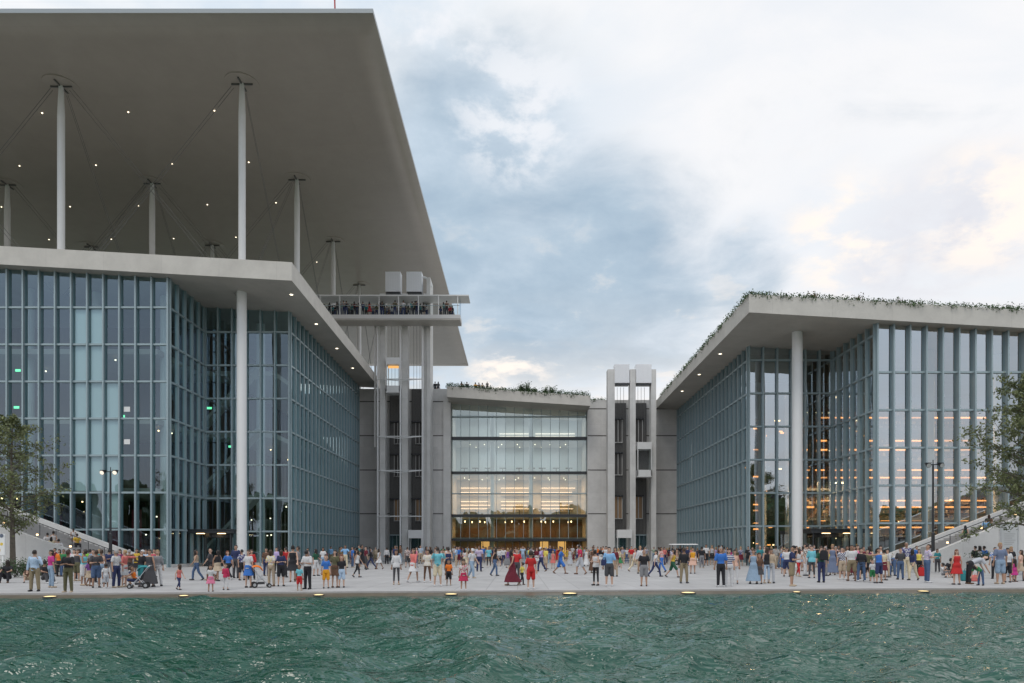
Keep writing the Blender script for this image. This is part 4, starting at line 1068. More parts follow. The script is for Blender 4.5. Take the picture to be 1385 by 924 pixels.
def fk(pose, bd):
    k = (pose, bd)
    if k in _fk: return _fk[k]
    P = POSES[pose]; B = BUILD[bd]; J = {}
    pel = V((0,0,.93)); up = P['lean']; J['pel'] = pel; J['up'] = up
    fw = V((1,0,0)).cross(up).normalized() * -1      # front of the chest
    J['neck'] = pel + up*.53; J['chest'] = pel + up*.38; J['waist'] = pel + up*.16
    hu = (P['head']*.8 + up*.6).normalized(); J['hu'] = hu
    J['head'] = J['neck'] + hu*(.155 + .02*(B['hd']-1)); J['fwd'] = V((1,0,0)).cross(hu).normalized()*-1
    for s in (-1, 1):
        sh = pel + up*.475 + V((s*B['sh'],0,0)); u, f = P['arm'][s]
        el = sh + u*.285; wr = el + f*.245; J['sh',s], J['el',s], J['wr',s], J['fd',s] = sh, el, wr, f
        th, sn = P['leg'][s]; hp = pel + V((s*.088,0,-.02)); kn = hp + th*.42*B['leg']; an = kn + sn*.41*B['leg']
        J['hp',s], J['kn',s], J['an',s] = hp, kn, an
        ft = V((s*.12,-1,0)).normalized()
        if sn.y > .35: ft = V((s*.05,-.75,-.62)).normalized()
        J['ft',s] = ft
    low = min(min(J['an',s].z for s in (-1,1)) - .085, min((J['an',s]+J['ft',s]*.15).z for s in (-1,1))-.035)
    if P['sit']: low = pel.z - P['sit'] ; low = min(low, min(J['an',s].z for s in (-1,1))-.085)
    for q in list(J):
        if isinstance(q, tuple) and q[0] in ('fd','ft') or q in ('up','hu','fwd'): continue
        J[q] = J[q] - V((0,0,low))
    J['B'] = B; _fk[k] = J; return J
COARSE = 1.0
def remesh(mb, vox, name, mats):
    vox = vox*COARSE
    me = mb.mesh('tmp', []); o = bpy.data.objects.new('tmp', me); col.objects.link(o)
    md = o.modifiers.new('r', 'REMESH'); md.mode = 'VOXEL'; md.voxel_size = vox; md.use_smooth_shade = True
    dg = bpy.context.evaluated_depsgraph_get(); dg.update()
    out = bpy.data.meshes.new_from_object(o.evaluated_get(dg)); out.name = name
    bpy.data.objects.remove(o); bpy.data.meshes.remove(me)
    out.materials.clear()
    for m in mats: out.materials.append(m)
    return out
def torso(mb, J, ex, z0, z1, lowfac=1.0):
    """elliptic rings up the spine between heights z0..z1 (m above the hips)"""
    B = J['B']; w = B['w']; up = J['up']; f = V((1,0,0)).cross(up).normalized()*-1
    prof = [(-.10,B['hip']*.86,.105),(-.02,B['hip'],.118),(.07,B['hip']*.95,.108),(.17,.132*w,.092),(.28,.150*w,.105),(.38,.172*w,.112),(.45,.165*w,.10),(.50,.10*w,.075),(.53,.06,.058)]
    rings = []
    def at_(h):
        for a, b in zip(prof, prof[1:]):
            if a[0] <= h <= b[0]: t = (h-a[0])/(b[0]-a[0]); return a[1]+(b[1]-a[1])*t, a[2]+(b[2]-a[2])*t
        return prof[-1][1:]
    hs = [z0] + [p[0] for p in prof if z0 < p[0] < z1] + [z1]
    for h in hs:
        rx, ry = at_(h); c = J['pel'] + up*h
        rings.append([c + V((1,0,0))*math.cos(a)*(rx+ex) + f*math.sin(a)*(ry+ex) for a in [2*PI*k/16 for k in range(16)]])
    mb.ring_loft(rings)
_cache = {}
def body(pose, bd):
    k = ('body', pose, bd, COARSE)
    if k in _cache: return _cache[k]
    J = fk(pose, bd); B = J['B']; w = B['w']; mb = MB(); torso(mb, J, 0, -.10, .53)
    hd = B['hd']; hu, fd = J['hu'], J['fwd']; hc = J['head']
    mb.capsule(J['neck'] - J['up']*.03, hc - hu*.03, .056*w**.5, .052)
    def head_pt(x, y, z): return hc + (V((x,0,0)) + fd*y + hu*z)*hd
    rings = []
    for z, rx, ry, oy in ((-.118,.022,.022,.045),(-.105,.042,.045,.035),(-.075,.058,.068,.014),(-.03,.070,.088,0),(.02,.075,.095,-.004),(.065,.070,.088,-.008),(.10,.05,.062,-.01),(.118,.02,.025,-.01)):
        rings.append([head_pt(math.cos(a)*rx, math.sin(a)*ry+oy, z) for a in [2*PI*i/14 for i in range(14)]])
    mb.ring_loft(rings)
    mb.capsule(head_pt(0,.088,.012), head_pt(0,.105,-.028), .010*hd, .016*hd)
    for s in (-1,1):
        mb.capsule(head_pt(s*.074,-.005,.012), head_pt(s*.072,0,-.025), .016*hd, .011*hd)
        mb.capsule(J['sh',s]-V((s*.03,0,0)), J['el',s], .052*w, .038*w); mb.capsule(J['el',s], J['wr',s], .038*w, .025*w)
        f = J['fd',s]; wr = J['wr',s]; side = f.cross(V((0,0,1))); side = (side if side.length > .3 else f.cross(V((0,1,0)))).normalized(); nor = side.cross(f)
        mb.capsule(wr, wr+f*.075, .030, .036, flat=(nor,.55))
        for q, (o_, ln) in enumerate(((-.030,.062),(-.010,.074),(.010,.070),(.030,.055))):
            b = wr+f*.085+side*o_; m = b + f*ln*.55 + side*o_*.15; mb.capsule(b, m, .0105, .010, 6); mb.capsule(m, m+(f-nor*.6).normalized()*ln*.45, .010, .009, 6)
        tb = wr+f*.03+side*.03; mb.capsule(tb, tb+(f+side*.9).normalized()*.035, .013, .012, 6); mb.capsule(tb+(f+side*.9).normalized()*.035, tb+(f+side*.9).normalized()*.035+f*.03, .012, .010, 6)
        mb.capsule(J['hp',s], J['kn',s], .084*w, .055*w); mb.capsule(J['kn',s], J['kn',s].lerp(J['an',s],.35), .055*w, .054*w); mb.capsule(J['kn',s].lerp(J['an',s],.3), J['an',s], .054*w, .034*w)
        an = J['an',s]; ft = J['ft',s]; mb.capsule(an-V((0,0,.045))-ft*.03, an+ft*.14-V((0,0,.055)), .038, .030)
    me = remesh(mb, .0115, 'person_body', [M['skin'][0], M['eye'], M['lip']])
    n = len(me.polygons); idx = [0]*n
    eyes = [head_pt(s*.031,.088,.020) for s in (-1,1)]; mouth = head_pt(0,.083,-.062); brow = [head_pt(s*.032,.090,.040) for s in (-1,1)]
    for p in me.polygons:
        c = p.center
        if (c-hc).length > .15*hd: continue
        for e in eyes:
            if (c-e).length < .015*hd: idx[p.index] = 1
        for e in brow:
            q = c-e
            if abs(q.dot(hu)) < .006*hd and abs(q.x) < .018*hd and q.dot(fd) > -.03: idx[p.index] = 1
        q = c-mouth
        if abs(q.x) < .022*hd and abs(q.dot(hu)) < .008*hd and q.dot(fd) > -.03: idx[p.index] = 2
    me.polygons.foreach_set('material_index', idx); _cache[k] = me; return me
def garment(kind, pose, bd):
    k = (kind, pose, bd, COARSE)
    if k in _cache: return _cache[k]
    J = fk(pose, bd); B = J['B']; w = B['w']; mb = MB(); e = .014
    def sleeves(fr, cuff=0):
        for s in (-1,1):
            sh, el, wr = J['sh',s]-V((s*.03,0,0)), J['el',s], J['wr',s]
            if fr <= 1: q = J['sh',s].lerp(el, fr); mb.capsule(sh, q, .058*w+e, .048*w+e+.004)
            else: mb.capsule(sh, el, .056*w+e, .043*w+e); mb.capsule(el, el.lerp(wr, fr-1), .043*w+e, .030*w+e)
    def legs(fr, ex0=.02, ex1=.016):
        for s in (-1,1):
            hp, kn, an = J['hp',s], J['kn',s], J['an',s]
            if fr <= 1: mb.capsule(hp, hp.lerp(kn, fr), .086*w+ex0, .066*w+ex1+.012)
            else:
                mb.capsule(hp, kn, .084*w+ex0, .058*w+ex1); mb.capsule(kn, kn.lerp(an, fr-1), .058*w+ex1, .042*w+ex1+.004)
    def skirt(fr, flare, top=.12):
        pel, up = J['pel'], J['up']
        kk = [J['kn',s] for s in (-1,1)]; aa = [J['an',s] for s in (-1,1)]
        def cen(t):   # centre and half widths of the legs at t (0 hips,1 knee,2 ankle)
            p = [J['hp',s].lerp(J['kn',s], t) if t <= 1 else J['kn',s].lerp(J['an',s], t-1) for s in (-1,1)]
            c = (p[0]+p[1])/2; return c, abs(p[0].x-p[1].x)/2, abs(p[0].y-p[1].y)/2
        rings = []
        for h in (top, .06, -.0):
            c = pel + up*h; rx = (.14*w if h > .1 else B['hip'])+e+.004; ry = (.10 if h > .1 else .118)+e+.004
            rings.append([c+V((math.cos(a)*rx, math.sin(a)*ry, 0)) for a in [2*PI*i/20 for i in range(20)]])
        n = 5
        for i in range(1, n+1):
            t = fr*i/n; c, hx, hy = cen(t); rx = hx+.085+flare*i/n; ry = hy+.09+flare*i/n
            rings.append([c+V((math.cos(a)*rx*(1+.05*math.sin(a*7+i*.4)), math.sin(a)*ry*(1+.06*math.sin(a*6)), 0)) for a in [2*PI*j/20 for j in range(20)]])
        mb.ring_loft(rings)
    if kind in ('tee','stripes','check','pattern'): torso(mb, J, e, -.06, .505); sleeves(.62)
    elif kind in ('shirt','jacket','blouse'): torso(mb, J, e+.004, -.08, .51); sleeves(1.85 if kind != 'blouse' else 1.4)
    elif kind == 'polo': torso(mb, J, e, -.05, .515); sleeves(.75)
    elif kind == 'tank': torso(mb, J, e, -.04, .47)
    elif kind == 'dress': torso(mb, J, e, -.02, .48); skirt(.9, .09)
    elif kind == 'gown': torso(mb, J, e, -.02, .47); skirt(1.85, .13)
    elif kind in ('trousers','jeans'): torso(mb, J, .018, -.10, .10); legs(1.93)
    elif kind == 'leggings': torso(mb, J, .008, -.10, .08); legs(1.7, .006, .004)
    elif kind == 'shorts': torso(mb, J, .018, -.10, .10); legs(.93, .022, .02)
    elif kind == 'short_shorts': torso(mb, J, .014, -.10, .08); legs(.4, .014, .012)
    elif kind == 'skirt': skirt(.85, .08)
    elif kind == 'long_skirt': skirt(1.85, .14)
    elif kind[:4] == 'shoe':
        for s in (int(kind[4:]),):
            an = J['an',s]; ft = J['ft',s]; mb.capsule(an-V((0,0,.045))-ft*.035, an+ft*.15-V((0,0,.05)), .047, .036)
    me = remesh(mb, .017, kind, [M['cloth_default']]); _cache[k] = me; return me
def hair(kind, pose, bd):
    k = ('hair', kind, pose, bd)
    if k in _cache: return _cache[k]
    J = fk(pose, bd); hd = J['B']['hd']; hc, hu, fd = J['head'], J['hu'], J['fwd']; mb = MB()
    def pt(x, y, z): return hc + (V((x,0,0)) + fd*y + hu*z)*hd
    def dome(g, zlow):
        rings = []
        for i in range(9):
            th = i/8; z = zlow + (.128+g-zlow)*th; r = math.sqrt(max(.02, 1-((z-.01)/(.128+g))**2)) if z > .01 else 1
            back = -.022 if z < .05 else -.022 + (z-.05)*.2
            ry = .088*r if z < .05 else .10*r
            rings.append([pt(math.cos(a)*(.078+g)*r, math.sin(a)*(ry+g)+back-(.016 if z < .05 and math.sin(a) > 0 else 0), z) for a in [2*PI*j/16 for j in range(16)]])
        mb.ring_loft(rings)
    if kind == 'cap':
        dome(.006, .03); mb.capsule(pt(-.03,.10,.045), pt(.03,.10,.045), .04*hd, .04*hd, flat=(hu,.25))
    elif kind == 'short': dome(.004, -.035)
    elif kind == 'bald': dome(-.004, .0)
    else:
        dome(.010, -.06)
        if kind == 'long':
            mb.capsule(pt(0,-.055,-.02), pt(0,-.085,-.30), .082*hd, .065*hd, flat=(fd,.6))
            for s in (-1,1): mb.capsule(pt(s*.068,-.01,-.02), pt(s*.075,.0,-.2), .03*hd, .022*hd)
        elif kind == 'bun': mb.capsule(pt(0,-.09,.07), pt(0,-.12,.09), .045*hd, .035*hd)
        elif kind == 'tail': mb.capsule(pt(0,-.10,.03), pt(0,-.15,-.2), .035*hd, .02*hd)
        elif kind == 'bob': mb.capsule(pt(0,-.045,-.02), pt(0,-.05,-.10), .085*hd, .078*hd, flat=(fd,.7))
    me = mb.mesh('hair', [M['cloth_default']], True); _cache[k] = me; return me

M['skin'] = [principled('skin_fair', (.52,.33,.24), .55), principled('skin_tan', (.42,.25,.17), .55), principled('skin_brown', (.30,.17,.11), .55)]
M['eye'] = principled('eye_dark', (.03,.02,.02), .3); M['lip'] = principled('lips', (.35,.12,.10), .5)
M['cloth_default'] = principled('cloth', (.3,.3,.3), .85)
COL = dict(white=(.60,.60,.60), black=(.018,.018,.022), navy=(.025,.035,.10), grey=(.22,.22,.23), charcoal=(.06,.06,.065), red=(.50,.025,.025), crimson=(.48,.03,.09), maroon=(.13,.012,.025), coral=(.62,.17,.15), pink=(.68,.20,.32), magenta=(.50,.04,.22),
   orange=(.75,.18,.02), amber=(.70,.32,.02), yellow=(.72,.60,.12), mustard=(.55,.36,.04), cream=(.62,.54,.38), beige=(.45,.36,.26), khaki=(.26,.21,.13), brown=(.12,.065,.04), olive=(.11,.105,.055), green=(.03,.20,.07), lime=(.22,.50,.05), teal=(.03,.22,.24), turquoise=(.16,.48,.55),
   blue=(.04,.16,.50), sky_blue=(.22,.42,.66), pale_blue=(.42,.55,.70), denim=(.07,.12,.22), pale_denim=(.26,.36,.47), purple=(.20,.08,.28), lilac=(.45,.36,.60), peach=(.66,.42,.32), silver=(.45,.47,.5), dark_green=(.02,.09,.05), plum=(.16,.03,.10))
def cloth(cname, kind):
    k = ('mat', cname, kind)
    if k in _cache: return _cache[k]
    c = COL[cname]
    if kind == 'plain': m = principled('cloth_'+cname, c, .88, 0, .10, 14, .25, 18)
    else:
        m, nt, out = newmat('cloth_'+cname+'_'+kind); p = nt.nodes.new('ShaderNodeBsdfPrincipled'); L(nt, p.outputs[0], out.inputs[0]); p.inputs['Roughness'].default_value = .88
        tc = nt.nodes.new('ShaderNodeTexCoord'); r = nt.nodes.new('ShaderNodeValToRGB'); r.color_ramp.interpolation = 'CONSTANT'
        c2 = {'white':(.08,.08,.2),'purple':(.66,.64,.68),'navy':(.6,.6,.62)}.get(cname, (.62,.6,.56))
        if kind == 'stripes':
            n = nt.nodes.new('ShaderNodeTexWave'); n.bands_direction = 'Z'; n.inputs['Scale'].default_value = 3.4; L(nt, tc.outputs['Object'], n.inputs['Vector']); fo = n.outputs['Fac']
        elif kind == 'check':
            n = nt.nodes.new('ShaderNodeTexChecker'); n.inputs['Scale'].default_value = 16; L(nt, tc.outputs['Object'], n.inputs['Vector']); fo = n.outputs['Fac']
        else:
            n = nt.nodes.new('ShaderNodeTexVoronoi'); n.inputs['Scale'].default_value = 13; L(nt, tc.outputs['Object'], n.inputs['Vector']); fo = n.outputs['Distance']
        L(nt, fo, r.inputs[0]); r.color_ramp.elements[0].color = (*c, 1); r.color_ramp.elements[1].color = (*c2, 1); r.color_ramp.elements[1].position = .5 if kind != 'pattern' else .42
        L(nt, r.outputs[0], p.inputs['Base Color'])
    _cache[k] = m; return m
HAIRC = dict(black=(.012,.01,.009), brown=(.05,.028,.015), dark=(.022,.014,.01), blonde=(.34,.23,.11), grey=(.30,.29,.28), white=(.6,.6,.6), red=(.16,.05,.02))
for k_, c_ in HAIRC.items(): M['hair_'+k_] = principled('hair_'+k_, c_, .55, 0, .15, 30)
GNAME = dict(tee='t-shirt', stripes='striped t-shirt', check='checked shirt', pattern='patterned top', shirt='long sleeved shirt', jacket='jacket', blouse='blouse', polo='polo shirt', tank='sleeveless top', dress='knee length dress', gown='long dress',
   trousers='trousers', jeans='jeans', leggings='leggings', shorts='shorts', short_shorts='short shorts', skirt='skirt', long_skirt='long skirt')
PNAME = dict(tee='shirt', stripes='shirt', check='shirt', pattern='shirt', shirt='shirt', jacket='jacket', blouse='blouse', polo='shirt', tank='top', dress='dress', gown='dress', trousers='trousers', jeans='trousers', leggings='leggings', shorts='shorts', short_shorts='shorts', skirt='skirt', long_skirt='skirt')
def setmat(o, m):
    o.material_slots[0].link = 'OBJECT'; o.material_slots[0].material = m
rp = random.Random(77)
def place_part(name, me, mat, root):
    o = bpy.data.objects.new(name, me); col.objects.link(o); o.parent = root; setmat(o, mat); return o
USED = set(); NPEOPLE = 0
def person(loc, rot, height, sex, pose, top, bottom, hr, label, group, skin=None):
    """a figure standing at loc; top/bottom/hr are 'colour kind' strings"""
    global NPEOPLE; NPEOPLE += 1
    bd = {'m':'m','f':'f','b':'c','g':'c'}[sex]
    o = bpy.data.objects.new('person', body(pose, bd)); col.objects.link(o)
    setmat(o, M['skin'][rp.choice([0,0,1,1,2]) if skin is None else skin])
    o.location = loc; o.rotation_euler = (0,0,R(rot)); s = height/1.745; wd = s*rp.uniform(.95,1.07)
    o.scale = (wd, wd, s)
    tc, tk = top.split(); place_part(PNAME[tk], garment(tk, pose, bd), cloth(tc, tk if tk in ('stripes','check','pattern') else 'plain'), o)
    if bottom:
        bc, bk = bottom.split(); place_part(PNAME[bk], garment(bk, pose, bd), cloth(bc, 'plain'), o)
    hc, hk = hr.split(); place_part('hair' if hk != 'cap' else 'cap', hair(hk, pose, bd), M['hair_'+hc] if hk != 'cap' else cloth(hc, 'plain'), o)
    sm = cloth(rp.choice(['black','brown','white','charcoal','beige']), 'plain')
    for sd_ in ('-1','1'): place_part('shoe', garment('shoe'+sd_, pose, bd), sm, o)
    tag(o, label, 'person', group)
    return o
WHO = dict(m='man', f='woman', b='boy', g='girl')
def zone(px):
    for x, n in ((60,'by the left tree'), (135,'below the left stairs'), (175,'by the left lamp post'), (250,'before the left hall front'), (318,'under the left porch'), (345,'by the left tall column'), (400,'before the left corner glass'), (487,'left of the left lift tower'),
                 (530,'at the left lift tower'), (582,'below the left lift shafts'), (612,'left of the glazed front'), (660,'left part of glazed front'), (700,'glazed front left of centre'), (745,'glazed front right of centre'), (793,'right part of glazed front'),
                 (822,'left of the right lift tower'), (856,'below the right lift tower'), (890,'right of the right lift shaft'), (945,'near the white roofed buggy'), (1010,'before the receding library glass'), (1065,'left of the right tall column'), (1092,'by the right tall column'), (1165,'before the right porch'),
                 (1235,'before the library front'), (1290,'by the right lamp post'), (1345,'below the right stairs'), (9999,'at the far right')):
        if px < x: return n
def uniq(lab, alts=()):
    for a in ('',)+tuple(alts):
        l = (lab + ' ' + a).strip()
        if l not in USED and len(l.split()) <= 16: USED.add(l); return l
    return None
def article(c, k):
    c = c.replace('_', ' '); n = GNAME[k]
    return c + ' ' + n
def ground_pt(px, fy):
    d = 1520/(fy-HY)
    if d > 60:
        if px < 487: d = min(d, 19.6*F/(CX-px))
        elif px > 915: d = min(d, 19.6*F/(px-CX))
    d = min(d, 88.5)
    x = X(px, d)
    d = max(d, quay(x) + .35); return V((X(px,d), d, 0))
# px, foot y, head y, sex, pose, turn, top, bottom, hair, note   (turn 0 faces the water, 180 faces the buildings, 90 faces right)
ROWS = """
10 788 764 f sitground 20 black_tee black_trousers dark_long on the kerb at the far left edge
47 800 747 m phone 10 pale_blue_shirt khaki_trousers dark_short
69 795 752 f relax 150 magenta_tee pale_denim_jeans dark_bob
92 803 749 m crossed 5 black_polo olive_trousers brown_short
61 789 762 m sitground 60 black_tee charcoal_trousers black_short
38 788 772 g sitground 30 brown_tee beige_shorts brown_long
80 780 746 f stand 170 orange_tee black_trousers dark_long
86 780 745 m stand 190 green_tee jean:denim_jeans brown_short
100 783 748 f hold 200 white_tee black_trousers black_bob
107 779 744 f stand 160 sky_blue_tee navy_shorts dark_long
116 780 744 m relax 170 lime_tee denim_jeans black_short
122 777 743 b stand 10 sky_blue_tee black_shorts black_short
113 792 757 f hold 90 turquoise_tank white_shorts dark_bun
120 793 755 g walk 80 purple_tee beige_skirt brown_long
130 795 746 m hold 40 charcoal_tee denim_shorts brown_short
137 790 748 f stand 60 peach_tank pale_denim_jeans brown_bun
143 796 765 b stand 60 white_tee silver_shorts black_short
157 795 752 m relax 80 silver_check navy_trousers grey_short
168 794 751 f reach 90 coral_blouse white_skirt blonde_short
178 790 768 b sitground 0 navy_tee beige_shorts brown_short
184 795 775 b crouch -60 orange_tank navy_shorts brown_short
191 794 745 m hold 150 black_tee teal_shorts white_cap
202 794 744 f relax 180 charcoal_gown - brown_bun
213 793 749 f relax 200 grey_blouse white_trousers blonde_bob
242 798 763 g walk 70 coral_tank navy_leggings brown_bob
266 785 745 f walk -60 beige_tank denim_jeans dark_long
285 785 742 m walk -80 charcoal_tee black_trousers brown_bald
294 786 752 f walk 60 black_tank beige_skirt black_long
285 801 767 g stand 190 white_tee pink_skirt dark_tail
305 798 762 g relax 180 crimson_jacket white_leggings dark_tail
309 784 750 f stride -120 blue_tee black_trousers red_bob
319 782 738 m stand 170 navy_polo charcoal_trousers black_short
327 785 746 m relax 60 white_pattern black_shorts black_short
336 795 753 f stand 170 white_tee blue_skirt brown_bun
340 784 746 f relax 200 red_blouse black_trousers brown_bob
367 793 751 f hold -10 yellow_pattern beige_trousers brown_bob
380 793 745 f hold 30 navy_tee black_shorts brown_bob
386 781 740 m walk 60 red_tee black_trousers black_short
396 787 738 f walk 20 black_dress - black_bun
403 783 740 m stand 100 grey_tee charcoal_trousers dark_short
405 799 766 b stand 180 turquoise_tee red_shorts dark_short
416 797 751 m hold -20 white_polo black_trousers black_short
416 771 742 f stand 160 grey_tee denim_jeans black_bun
437 772 741 f stand 180 white_tee pale_denim_jeans dark_long
441 796 750 b stand 190 blue_tee amber_shorts dark_short
453 795 746 f stand 170 olive_tee brown_skirt dark_long
462 795 750 g stand 190 black_tee pale_blue_shorts red_long
467 768 738 m hips 170 sky_blue_tee cream_trousers brown_short
476 763 741 f stand 30 peach_tank maroon_skirt brown_long
483 781 745 f walk 80 white_tank black_leggings dark_long
490 771 737 m walk -70 black_tee black_shorts black_short
495 770 740 m stand 120 maroon_polo charcoal_trousers black_short
502 769 741 f stride -80 black_blouse navy_jeans black_long
513 770 742 f walk -40 white_dress - dark_long
523 763 741 m stand 30 white_shirt black_trousers black_short
536 791 746 f stand 180 white_blouse charcoal_leggings dark_long
559 788 742 f walk 150 coral_blouse white_skirt dark_long
571 757 739 m stand 180 blue_polo navy_trousers black_short
578 788 747 f relax 190 cream_pattern brown_leggings brown_bun
592 793 741 m photo 15 turquoise_shirt cream_shorts dark_short
606 784 741 m hold 20 navy_tank black_shorts black_short
607 792 757 b stand 180 orange_tee black_shorts black_short
620 764 740 m stand 170 blue_tee maroon_shorts black_short
629 770 743 f hold -20 white_tank cream_skirt dark_long
627 799 757 g stand 190 crimson_pattern crimson_skirt dark_bob
638 782 742 m walk 60 white_tee pale_denim_jeans white_short
648 773 739 m stand 170 purple_stripes navy_trousers black_short
669 779 741 f walk 70 black_tank denim_jeans dark_long
681 765 741 m hips 180 white_tee navy_trousers black_short
675 766 742 f stand 170 white_blouse black_skirt dark_bob
693 792 744 f walk -60 maroon_gown - dark_long
699 786 743 m stand 160 red_tee charcoal_trousers brown_short
706 791 762 b walk 60 yellow_tee black_trousers dark_short
718 797 745 b stand 10 red_tee red_shorts dark_short
732 773 740 f walk -80 lilac_tee navy_trousers white_short
738 770 741 m stand 120 yellow_polo beige_shorts grey_short
748 769 744 g stand 180 coral_dress - dark_long
758 776 739 m stride 80 blue_tee blue_shorts brown_short
771 765 742 f stand 175 silver_gown - dark_long
785 777 737 m walk -70 crimson_tee silver_shorts black_short
793 766 742 f walk 160 white_gown - dark_bun
802 775 740 f stand 140 brown_gown - dark_long
806 792 746 f hold -40 white_tank black_leggings dark_bun
824 793 741 m stand 175 sky_blue_polo charcoal_shorts black_short
832 780 741 f stand 200 maroon_blouse beige_trousers dark_long
838 771 742 f walk 60 cream_tank green_skirt brown_bun
848 762 741 m stand 170 white_tee denim_jeans black_short
858 773 741 f stride 110 white_tank cream_trousers red_bun
866 776 739 f stand 190 white_shirt beige_trousers blonde_short
871 793 746 m stand 175 black_tee grey_shorts black_bald
886 780 745 f stride 100 white_tee navy_jeans dark_bun
895 774 740 f walk -120 coral_check blue_jeans brown_long
910 781 742 f stride 70 mustard_tank dark_green_shorts black_long
925 789 742 m relax 5 black_jacket khaki_trousers brown_short
937 776 741 f stand 170 amber_tank peach_skirt dark_bun
944 764 740 m sitstep 60 black_tee navy_trousers black_short
955 765 735 m stand 150 white_tee black_shorts black_short
963 764 738 f stand 180 silver_tank black_skirt blonde_long
975 794 741 m stand 180 blue_polo black_trousers grey_short
986 793 743 f stand 175 white_stripes white_trousers dark_bob
994 790 746 f stand 170 peach_tank white_leggings dark_tail
996 761 737 m stand 180 olive_jacket denim_jeans black_short
1012 760 733 m stand 170 black_polo black_trousers black_short
1019 790 744 f relax 170 pale_denim_gown - brown_bun
1027 790 748 g stand 180 brown_tee charcoal_skirt brown_long
1028 770 739 m stand 190 teal_tee navy_trousers grey_short
1037 789 741 f stand 10 black_tank pale_blue_leggings brown_long
1043 789 743 f stand 150 beige_shirt silver_trousers brown_bun
1060 776 740 b stand 150 blue_tee denim_shorts black_short
1064 780 741 m relax 160 white_tee navy_shorts black_cap
1071 793 739 m hold 60 navy_tee khaki_shorts black_cap
1080 780 742 f walk 20 white_tank red_leggings brown_long
1089 779 736 f reach 60 brown_pattern white_trousers dark_bun
1101 772 737 m walk -100 sky_blue_shirt silver_trousers black_short
1111 788 741 m stand 180 dark_green_tee navy_jeans brown_short
1120 772 741 g stand 180 yellow_dress - dark_long
1126 778 737 f stand 160 grey_blue_gown - blonde_bun
1134 769 738 f walk 120 pink_pattern beige_skirt brown_long
1146 779 739 f stand 170 white_dress - brown_long
1152 786 738 m relax 170 white_polo khaki_shorts black_short
1160 783 738 f stand 175 pink_tee black_shorts brown_long
1168 778 740 m stand 190 maroon_tee black_trousers black_short
1177 782 739 f walk -60 plum_tank navy_skirt dark_long
1180 788 757 b stand 175 white_tee green_shorts dark_short
1189 789 742 f reach 200 blue_tank navy_shorts dark_tail
1200 781 746 m reach 100 white_shirt beige_trousers black_short
1208 779 746 m bend 120 white_tee denim_jeans black_short
1226 781 732 m stand 170 white_pattern cream_trousers grey_bald
1240 772 739 m stand 190 blue_polo navy_trousers black_short
1243 779 745 f stand 160 yellow_tank black_trousers dark_long
1254 788 737 m hold 80 lilac_check denim_jeans brown_short
1268 775 743 f stand 170 teal_tee charcoal_trousers black_bob
1281 768 731 f stand 160 white_dress - black_bun
1297 772 732 f stand 180 dark_green_tank charcoal_skirt dark_long
1276 781 764 b sitground 30 white_tee grey_shorts black_short
1286 781 763 m sitground -40 black_tee charcoal_shorts black_short
1294 791 744 f stand 175 red_dress - red_long
1312 790 757 m bend 80 silver_tee black_trousers black_short
1326 792 757 b bend -60 green_tee denim_jeans black_short
1353 790 735 m stand 175 grey_blue_tee pale_denim_shorts blonde_short
1363 788 742 f stand 170 white_tee black_shorts dark_long
1372 787 756 g stand 10 magenta_dress - dark_long
1380 786 745 f walk 60 peach_tee beige_skirt brown_long
1388 786 745 m stand 160 olive_polo charcoal_trousers black_short
74 777 742 m stand 150 maroon_tee charcoal_trousers black_short
93 778 745 f relax 160 pink_blouse navy_jeans dark_long
104 786 749 f hold 170 charcoal_tank olive_shorts brown_bun
126 788 750 m stand 190 grey_polo black_trousers black_short
134 779 745 f stand 150 teal_blouse beige_trousers blonde_long
148 783 747 m crossed 20 navy_shirt grey_trousers black_short
162 782 748 f stand 170 plum_tee denim_jeans black_tail
175 784 747 m phone 30 brown_jacket charcoal_trousers grey_short
185 780 743 f relax 170 mustard_blouse black_skirt brown_long
197 784 746 m stand 160 pale_blue_polo khaki_trousers brown_short
208 781 743 f hold 190 crimson_tank navy_leggings dark_long
360 779 742 m stand 170 brown_polo navy_jeans black_short
374 776 741 f stand 150 lilac_blouse black_leggings dark_bun
427 779 743 f relax 60 dark_green_tee white_shorts dark_long
1098 782 739 f hold 170 turquoise_blouse charcoal_leggings dark_tail
1116 779 740 m relax 100 black_shirt grey_trousers grey_short
1139 784 741 m stand 180 navy_check beige_shorts black_short
1165 787 742 f relax 170 black_blouse denim_jeans dark_bob
1173 786 744 m phone 160 olive_tee black_shorts black_short
1195 785 744 f stand 10 cream_tee maroon_skirt black_bun
1218 784 742 m crossed 170 charcoal_polo denim_jeans brown_short
1235 785 743 f walk -60 navy_blouse cream_trousers dark_long
1346 783 741 m stand 160 blue_check black_trousers black_short
1368 781 740 f stand 180 black_tee pale_denim_jeans blonde_long
"""
COL['grey_blue'] = (.16,.20,.30)
def parse(tok):
    tok = tok.replace('jean:', '')
    if tok == '-': return None
    for k in sorted(GNAME, key=len, reverse=True):
        if tok.endswith('_'+k): return tok[:-len(k)-1] + ' ' + k
    raise ValueError(tok)
EDGE = 'people standing along the water edge'; MIDC = 'people out on the square'; BACKC = 'crowd at the back of the square'
